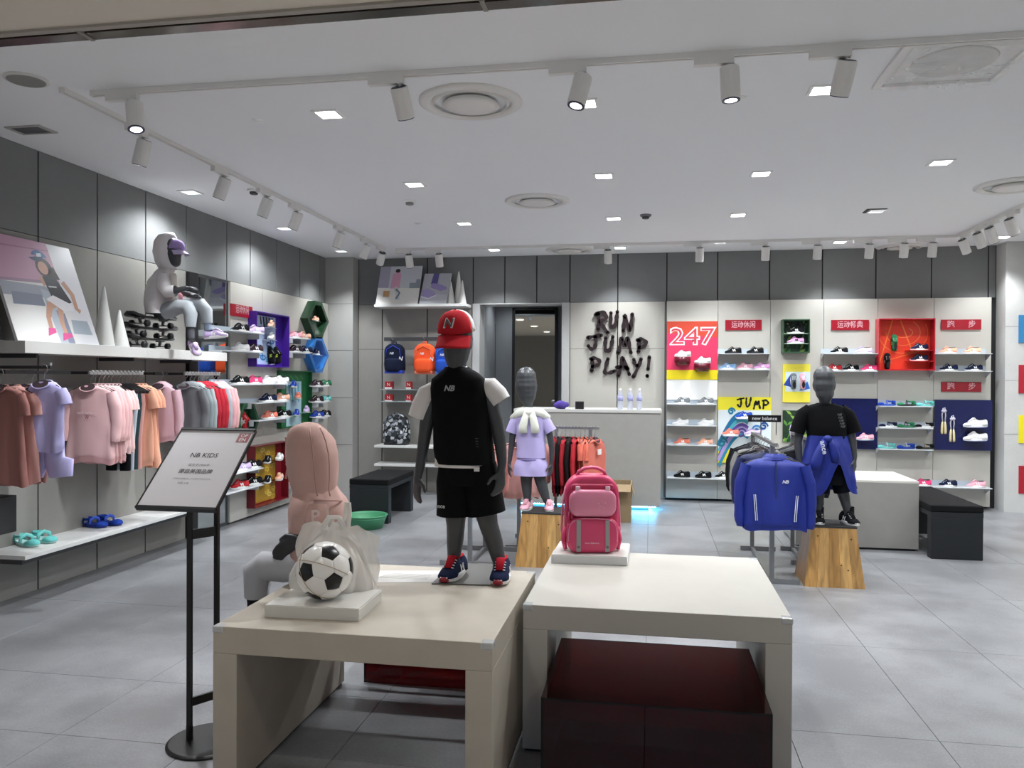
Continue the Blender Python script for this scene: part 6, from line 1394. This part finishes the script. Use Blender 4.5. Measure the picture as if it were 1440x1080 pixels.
def garment(loc, rz, kind, c, label, w_=.34, L=.44, d=.05, where='', group=None, sleeve=None, hood=False, logo=None, stripes=False, m=None, hem=None, hang=True, seed=None, split=None):
    """a garment on a hanger whose hook is at loc; front towards local -Y"""
    if hang: hanger(loc, rz, where, w_)
    seed = random.random()*50 if seed is None else seed
    name = {'tee': 'tee_shirt', 'sweat': 'sweatshirt', 'jacket': 'jacket', 'trousers': 'trousers', 'shorts': 'shorts', 'dress': 'dress'}[kind]
    r = root(name, label, {'tee_shirt': 'T-shirt'}.get(name, name), loc, rz, group)
    m = m or fab(c)
    if kind in ('trousers', 'shorts'):
        for s_ in (-1, 1):
            f_ = 1.5 if kind == 'shorts' else .8
            o = MB().tube([(s_*.055, 0, -.16), (s_*.06, 0, -.25), (s_*.065*f_, 0, -.16-L*.6), (s_*.07*f_, 0, -.16-L)], [(.07, d*.5), (.072, d*.55), (.065*f_, d*.5), (.055*f_, d*.45)], 18, False, ref=(0, 1, 0)).build('leg', m, r, True); fold(o, .006, 20, .4, seed)
        MB().tube([(0, 0, -.145), (0, 0, -.165)], [(.11, d*.5), (.12, d*.52)], 20, True, ref=(0, 1, 0)).build('waistband', m, r, True)
        return r
    n = 36; h = w_/2
    prof = [(-.106, .05, .026), (-.112, .075, .03), (-.124, h*.62, .034), (-.14, h*.86, d*.42), (-.158, h*.98, d*.48), (-.2, h*.99, d*.52), (-.3, h*.98, d*.55), (-.106-L*.75, h*1.0, d*.6), (-.106-L*.93, h*1.03, d*.62), (-.106-L*.95, h*1.0, d*.56), (-.106-L, h*.99, d*.55)]
    if kind == 'dress': prof[-4:] = [(-.106-L*.75, h*1.15, d*.7), (-.106-L, h*1.3, d*.8)]
    rg = []
    for z, a, b in prof:
        t_ = max(0, (-z-.16)/(L-.05)); rg.append([(x, y*(1+.3*t_*math.sin(5*2*PI*k_/n+seed)+.15*t_*math.sin(9*2*PI*k_/n+seed*2)), z-.012*t_*math.sin(3*2*PI*k_/n+seed)) for k_, (x, y, _) in enumerate(MB().ell((0, 0, 0), a, b, n, 2.3))])
    fine = []
    for a, b in zip(rg[:-1], rg[1:]):
        st = max(1, int((Vector(a[0])-Vector(b[0])).length/.02))
        for i in range(st): fine.append([tuple(Vector(q).lerp(Vector(q2), i/st)) for q, q2 in zip(a, b)])
    fine.append(rg[-1])
    o = MB().loft(fine, False).build('bodice', m, r, True); fold(o, .014, 12, .22, seed)
    if hem:
        hb_ = MB().loft([[(x*1.01, y*1.02, z) for x, y, z in fine[-3]], [(x*1.012, y*1.03, z-.004) for x, y, z in fine[-1]]], False).build('hem_band', fab(hem), r, True); fold(hb_, .014, 12, .22, seed)
    MB().tube([(.052*math.cos(t), .03*math.sin(t), -.108+.012*math.sin(t)) for t in [2*PI*k/20 for k in range(21)]], .006, 6).build('collar', m, r, True)
    if kind != 'jacket' and hang:
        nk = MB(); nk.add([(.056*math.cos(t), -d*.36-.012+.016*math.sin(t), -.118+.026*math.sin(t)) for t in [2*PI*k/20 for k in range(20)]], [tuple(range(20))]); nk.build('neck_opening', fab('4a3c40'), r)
        MB().tube([(.06*math.cos(t), -d*.36-.014+.016*math.sin(t), -.118+.03*math.sin(t)) for t in [PI+PI*k/14 for k in range(15)]], .005, 6).build('neck_rib', m, r, True)
    sl = sleeve if sleeve else (.13 if kind in ('tee', 'dress') else .36)
    for s_ in (-1, 1):
        x0 = s_*h*.86
        if sl < .2: pts, rs = [(x0*.96, 0, -.158), (s_*(h+.0), 0, -.16-sl*.5), (s_*(h+.008), 0, -.16-sl)], [(.042, d*.45), (.046, d*.5), (.048, d*.48)]
        else: pts, rs = [(x0, 0, -.155), (s_*(h+.008), 0, -.15-sl*.3), (s_*(h+.018), 0, -.15-sl*.6), (s_*(h+.014), -.005, -.15-sl*.92), (s_*(h+.012), -.006, -.15-sl)], [(.042, d*.48), (.044, d*.5), (.04, d*.48), (.036, d*.44), (.028, d*.38)]
        o = MB().tube([tuple(Vector(pts[i]).lerp(Vector(pts[i+1]), k/4)) for i in range(len(pts)-1) for k in range(4)]+[pts[-1]], [tuple(Vector(rs[i]).lerp(Vector(rs[i+1]), k/4)) for i in range(len(rs)-1) for k in range(4)]+[rs[-1]], 16, False, ref=(0, 1, 0)).build('sleeve', m, r, True); fold(o, .006, 20, .5, seed+s_)
    if hood:
        o = MB().ball((0, .02, -.125), (.1, .05, .045), 18, 10).build('hood', m, r, True); fold(o, .012, 18, 1, seed)
    if kind == 'jacket':
        MB().box(-.004, .004, -d*.62-.004, -d*.5, -.1-L, -.13).build('zip', mat('26305a' if c == 'blue' else '2a2a2e', .4), r)
    if logo: text(logo, mat('d8d8dc', .5), r, (w_*.14, -d*.62-.004, -.27), width=.045, bold=.03, shear=.3, name='chest_emblem')
    if stripes:
        for s_ in (-1, 1):
            for k in range(2): MB().tube([(s_*(w_*.33)-.012*k*s_, -d*.62-.006, -.106-L*.5), (s_*(w_*.3)-.012*k*s_, -d*.66-.006, -.106-L*.86)], [(.0025, .002)]*2, 6).build('reflective_stripe', mat('dfe2ea', .35), r)
    return r
RX = RAILX; RZ = RAILZ+.012
# lilac set on a front arm, pink clothes behind it with shade browned into their colours
P = onx(70, 540, -3.83); yl = P.y
r = root('face_out_arm', 'dark face-out arm holding the lilac tee and shorts', 'clothes rail', (XL, yl, RZ+.03)); MB().box(0, .47, -.008, .008, -.02, 0).build('arm', mat('3a3a3c', .4), r); MB().box(.46, .47, -.008, .008, 0, .02).build('end_stop', mat('c8c8c8', .3, .8), r)
garment((-3.86, yl-.012, RZ+.03), .05, 'tee', 'c8c2f2', 'lilac cap-sleeve tee hanging over matching shorts beneath the shelf', .27, .45, .07, 'of the lilac set', sleeve=.09)
garment((-3.86, yl+.005, RZ+.03-.36), .05, 'shorts', 'c8c2f2', 'lilac shorts hanging below the lilac tee', L=.2, d=.07, hang=False)
garment((-4.05, yl+.1, RZ), 0, 'tee', '2b3150', 'navy tee hanging behind the lilac tee', .3, .5, .05, 'behind the lilac tee', sleeve=.1); garment((-4.05, yl+.14, RZ-.34), 0, 'shorts', '7a82b8', 'blue-grey shorts hanging behind the lilac shorts', L=.2, d=.05, hang=False)
for i, (y, c, lb_) in enumerate(((4.42, 'a5746e', 'shade-browned pink dress'), (4.52, 'cf9d96', 'dusty pink dress'), (4.62, 'b98c88', 'rose sweatshirt'))):
    garment((-4.05, y, RZ), 0, 'dress' if i < 2 else 'sweat', c, lb_+' hanging on the dark rail by the shelf end', .32, .62, .05, 'of the shade-browned pink clothes')
# pink rail
n = 14; span = yB_-yA
seq = ['S', 'S', 'S', 'S', 'T', 'T', 'T', ('K', '15171c', 'black'), ('K', 'c2cad4', 'pale grey'), ('K', '32464c', 'dark teal'), ('K', 'e0a8a0', 'salmon'), 'P', 'P', 'P']
for i, s_ in enumerate(seq):
    y = yA+.02+(span-.04)*i/(n-1); L_ = (RX, y, RZ)
    wh = 'on the pink sweatshirt rail'
    if s_ == 'S':
      g_ = garment(L_, .03*(3-i), 'sweat', 'f0c4c4', 'pale pink sweatshirt with small print facing the shop' if i == 0 else 'pale pink sweatshirt packed behind the front one', .36, .56, .07 if i == 0 else .05, wh, None if i == 0 else 'packed pale pink sweatshirts', hood=False, hem='e4b0b0')
      if i == 0: text('new balance', mat('f2dcdc', .6), g_, (0, -.047, -.3), width=.15, bold=.01, name='chest_print'); text('N', mat('a06468', .6), g_, (0, -.048, -.335), size=.03, bold=.03, shear=.2, name='chest_print')
    elif s_ == 'T': garment(L_, -.03*i, 'tee', 'f6d4d2', 'pale pink tee between sweatshirts and trousers', .36, .5, .05, wh, 'pale pink tees on the rail')
    elif s_ == 'P': garment(L_, 0, 'dress' if i == 12 else 'tee', 'f2b498', 'peach tee at the end of the pink rail' if i != 12 else 'peach dress between peach tees', .33, .64, .05, wh, 'peach tees on the rail' if i != 12 else None)
    else: garment(L_, 0, 'trousers', s_[1], s_[2]+' trousers on the pink sweatshirt rail', L=.6, d=.05, where=wh)
garment((RX, yH, RZ), -.05, 'sweat', 'e0bcc8', 'single mauve-pink hoodie hanging between two rails', .32, .47, .07, 'of the mauve hoodie', hood=True)
seq = [('77797c', 'dark grey'), ('8b9698', 'grey-green'), ('a4acae', 'pale grey-green'), ('b02a38', 'red'), ('b02a38', 'red'), ('b8323e', 'red'), ('a9afb4', 'pale grey'), ('dfa8ac', 'pink'), ('e4b4b4', 'pink')]
for i, (c, nm_) in enumerate(seq):
    y = yC+.02+(yD-yC-.04)*i/(len(seq)-1)
    garment((RX, y, RZ), 0, 'sweat', c, nm_+' hooded sweatshirt on the rail before the mirror', .34, .5, .055, 'on the rail before the mirror', nm_+' sweatshirts before the mirror' if nm_ in ('red', 'pink') else None, hood=True)

# ---- floor racks
def rack(x, y0, y1, h, label, fl, fr_):
    """single-rail rack running in depth: a post and a cross foot at each end"""
    r = root('clothes_rack', label, 'clothes rack', (x, (y0+y1)/2, 0)); b = (y1-y0)/2; m = mat('8b8c8e', .35, .6)
    for sy in (-1, 1):
        MB().box(-fl, fr_, sy*b-.018, sy*b+.018, 0, .04).build('foot', m, r, bevel=.003); MB().box(-.017, .017, sy*b-.015, sy*b+.015, .04, h).build('post', m, r)
    MB().box(-.014, .014, -b+.018, b-.018, .006, .034).build('base_bar', m, r); MB().box(-.012, .012, -b-.16, b+.02, h, h+.024).build('rail', m, r)
    return r
RH = 1.03
rk = rack(.9, 6.19, 7.35, RH, 'grey steel clothes rack hung with blue jackets', .1, .2)
rack(1.25, 6.85, 7.4, RH, 'grey steel clothes rack hung with dark tops behind the mannequin in black', .1, .1)
P = ony(1075, 588.5, 7.3)-rk.location; P.y = min(P.y, .58)
sgn = MB().box(P.x-.14, P.x+.14, P.y-.008, P.y, P.z-.03, P.z+.03).build('sign_plate', mat('0b0b0c', .35), rk); text('new balance', mat('cfcfcf', .5), sgn, (P.x, P.y-.0095, P.z), width=.21, bold=.01)
for dx in (-.03, .1): MB().box(P.x+dx-.004, P.x+dx+.004, P.y-.006, P.y+.002, RH, P.z-.03).build('sign_post', mat('9a9a9a', .3, .8), rk)
wh = 'on the blue jacket rack'
gz = RH+.024
for i, (y, c, nm_) in enumerate(((7.3, '14161c', 'black'), (7.2, '14161c', 'black'), (7.08, '23252c', 'charcoal'), (6.95, '8b8b88', 'grey'), (6.82, '8b8b88', 'grey'), (6.68, '17181d', 'black'))):
    garment((.9, y, gz), random.uniform(-.12, .12), 'jacket' if i < 3 else 'sweat', c, nm_+(' jacket' if i < 3 or i == 5 else ' sweatshirt')+' packed behind the blue jackets', .36, .46, .06, wh, nm_+' tops behind the blue jackets' if nm_ in ('black', 'grey') else None)
garment((.9, 6.5, gz), -.1, 'jacket', 'blue', 'navy blue jacket packed right behind the foremost blue jacket', .42, .56, .1, wh, m=mat('101c4e', .55, kind='fabric', bump=.2, scale=40))
fj = garment((.9, 6.06, gz), -.06, 'jacket', 'blue', 'royal blue hooded jacket with white stripes at the front of the rack', .46, .52, .13, wh, hood=True, logo='NB', stripes=True, m=BLUE, sleeve=.46)
for i, (y, c, nm_) in enumerate(((7.25, '3a3c40', 'dark grey'), (7.1, '5a5b5c', 'grey'), (6.95, '202226', 'black'))): garment((1.25, y, gz), 0, 'sweat', c, nm_+' top on the rack rail behind the mannequin in black', .34, .5, .06, 'on the far rack rail')
# rack behind the girl: red clothes across, pink hoodies along
rack(-1.43, 6.3, 6.9, RH, 'grey steel clothes rack hung with salmon hoodies behind the boy mannequin', .25, .33)
rack(-1.14, 6.98, 7.5, RH, 'grey steel clothes rack hung with dusty pink hoodies behind the girl mannequin', .12, .06)
for i, (x, y) in enumerate(((-1.14, 6.95), (-1.14, 7.1), (-1.14, 7.25), (-1.14, 7.4), (-1.43, 6.45), (-1.43, 6.62), (-1.43, 6.8))):
    garment((x, y, gz), random.uniform(-.1, .1), 'sweat', 'd4a39c' if i < 4 else 'd9988e', 'dusty pink hoodie on the rack behind the girl mannequin' if i < 4 else 'salmon pink hoodie on the rack behind the boy mannequin', .36, .48, .07, 'on the pink hoodie rack', 'dusty pink hoodies' if i < 4 else 'salmon pink hoodies', hood=True)
xa, xb = ony(782, 598, 7.25).x, ony(840, 598, 7.25).x; zr = ony(810, 600, 7.25).z
r = root('clothes_rack', 'grey steel clothes rack hung with red and coral clothes before the counter', 'clothes rack', ((xa+xb)/2, 7.25, 0)); hw_ = (xb-xa)/2+.02
MB().box(-hw_, hw_, -.011, .011, zr-.022, zr).build('rail', mat('9c9c9c', .3, .7), r)
for x in (-hw_+.02, hw_-.08): MB().box(x-.013, x+.013, -.013, .013, .03, zr-.022).build('post', mat('8b8c8e', .35, .6), r); MB().box(x-.02, x+.02, -.25, .25, 0, .03).build('foot', mat('8b8c8e', .35, .6), r)
k = 0
while -hw_+.04+k*.03 < hw_: MB().box(-hw_+.03+k*.03, -hw_+.045+k*.03, -.014, .014, zr-.004, zr+.004).build('spacer', mat('c4c4c4', .3, .6), r); k += 1
for i, (px, c, nm_, kd) in enumerate(((784, '8a1c2a', 'dark red', 'sweat'), (789, '1a1718', 'black', 'jacket'), (795, 'a82c34', 'red', 'sweat'), (802, '201a1a', 'black', 'sweat'), (809, 'b8303a', 'red', 'sweat'), (816, 'cf6a58', 'coral', 'tee'), (822, 'd4705e', 'coral', 'tee'), (828, 'd6705c', 'coral', 'tee'), (836, 'd87868', 'coral', 'sweat'))):
    x = ony(px, 600, 7.25).x; g_ = garment((x, 7.25, zr), PI/2+random.uniform(-.08, .08)-(.3 if px == 836 else 0), kd, c, '%s %s on the rack before the cash counter' % (nm_, {'sweat': 'sweatshirt', 'jacket': 'jacket', 'tee': 'tee'}[kd]), .36, .5, .045, 'on the red clothes rack', nm_+' clothes before the counter')
    if px == 836: MB().box(-.02, .05, -.036-.012, -.036-.006, -.25, -.2).build('white_print', mat('eae6e2'), g_)

# ------------------------------------------------------------------ hanging backpacks on the back wall
def small_pack(px, py_top, py_bot, wpx, c, trim, label, Y=10.0, hang=True, m=None):
    T = ony(px, py_top, Y); B = ony(px, py_bot, Y); H_ = T.z-B.z; W = wpx*Y/FPX
    r = root('backpack', label, 'backpack', (T.x, Y+.02, B.z)); m = m or fab(c)
    rbox('main_body', W, .14, H_*.93, m, r, (0, 0, 0), W*.42, dep=.03)
    rbox('front_pocket', W*.8, .06, H_*.42, m, r, (0, -.08, .02), W*.18, dep=.02, puff=.005)
    MB().tube([(-.03, 0, H_*.9), (-.02, 0, H_*.98), (.02, 0, H_*.98), (.03, 0, H_*.9)], .007, 8).build('top_loop', m, r, True)
    MB().tube([(-W*.4, -.072, H_*.5), (-W*.33, -.074, H_*.75), (0, -.075, H_*.86), (W*.33, -.074, H_*.75), (W*.4, -.072, H_*.5)], .004, 6).build('zip', mat(trim, .5), r, True)
    rbox('bottom_panel', W*.9, .15, H_*.1, mat(trim, .5), r, (0, 0, -.002), .015)
    for s_ in (-1, 1): MB().tube([(s_*W*.5, .02, H_*.1), (s_*W*.52, .0, H_*.3), (s_*W*.47, .03, H_*.6)], [(.012, .02)]*3, 8).build('side_pocket', m, r, True)
    text('NB', mat('d8d8dc'), r, (-.02, -.079, H_*.62), width=.055, bold=.03, shear=.3, name='emblem'); text('N', mat('d8d8dc'), r, (W*.4, -.082, H_*.45), size=.07, bold=.03, shear=.2, name='emblem'); return r
small_pack(554.5, 480, 525, 29, '1a2036', '2a4ad0', 'navy backpack with blue base hanging on the back wall bar')
small_pack(597, 480, 526, 30, 'ee5a30', 'f08060', 'bright orange backpack hanging on the back wall bar')
small_pack(625, 483, 526, 26, '2a50b0', '4a80e0', 'blue backpack hanging behind the boy mannequin head')
cm_ = bpy.data.materials.new('camouflage_cloth'); cm_.use_nodes = True; nn = cm_.node_tree.nodes; ll_ = cm_.node_tree.links
vz = nn.new('ShaderNodeTexVoronoi'); vz.inputs['Scale'].default_value = 26; vr = nn.new('ShaderNodeValToRGB'); vr.color_ramp.interpolation = 'CONSTANT'
for e_, c in ((.35, '6a7078'), (.6, 'c4c8cc')): el = vr.color_ramp.elements.new(e_); el.color = lin(c)
vr.color_ramp.elements[0].color = lin('17191c'); vr.color_ramp.elements[-1].color = lin('2c3036'); vr.color_ramp.elements[-1].position = .8
tc = nn.new('ShaderNodeTexCoord'); ll_.new(tc.outputs['Object'], vz.inputs['Vector']); sep = nn.new('ShaderNodeSeparateColor'); ll_.new(vz.outputs['Color'], sep.inputs[0]); ll_.new(sep.outputs[0], vr.inputs['Fac']); ll_.new(vr.outputs['Color'], nn['Principled BSDF'].inputs['Base Color']); nn['Principled BSDF'].inputs['Roughness'].default_value = .85
P = ony(557, 624, 10.1); pk = small_pack(557, 577, 623.5, 38, '333', '3a3c40', 'grey camouflage backpack standing on the white wall shelf', Y=10.1, m=cm_)
pk.location.z = ZCS
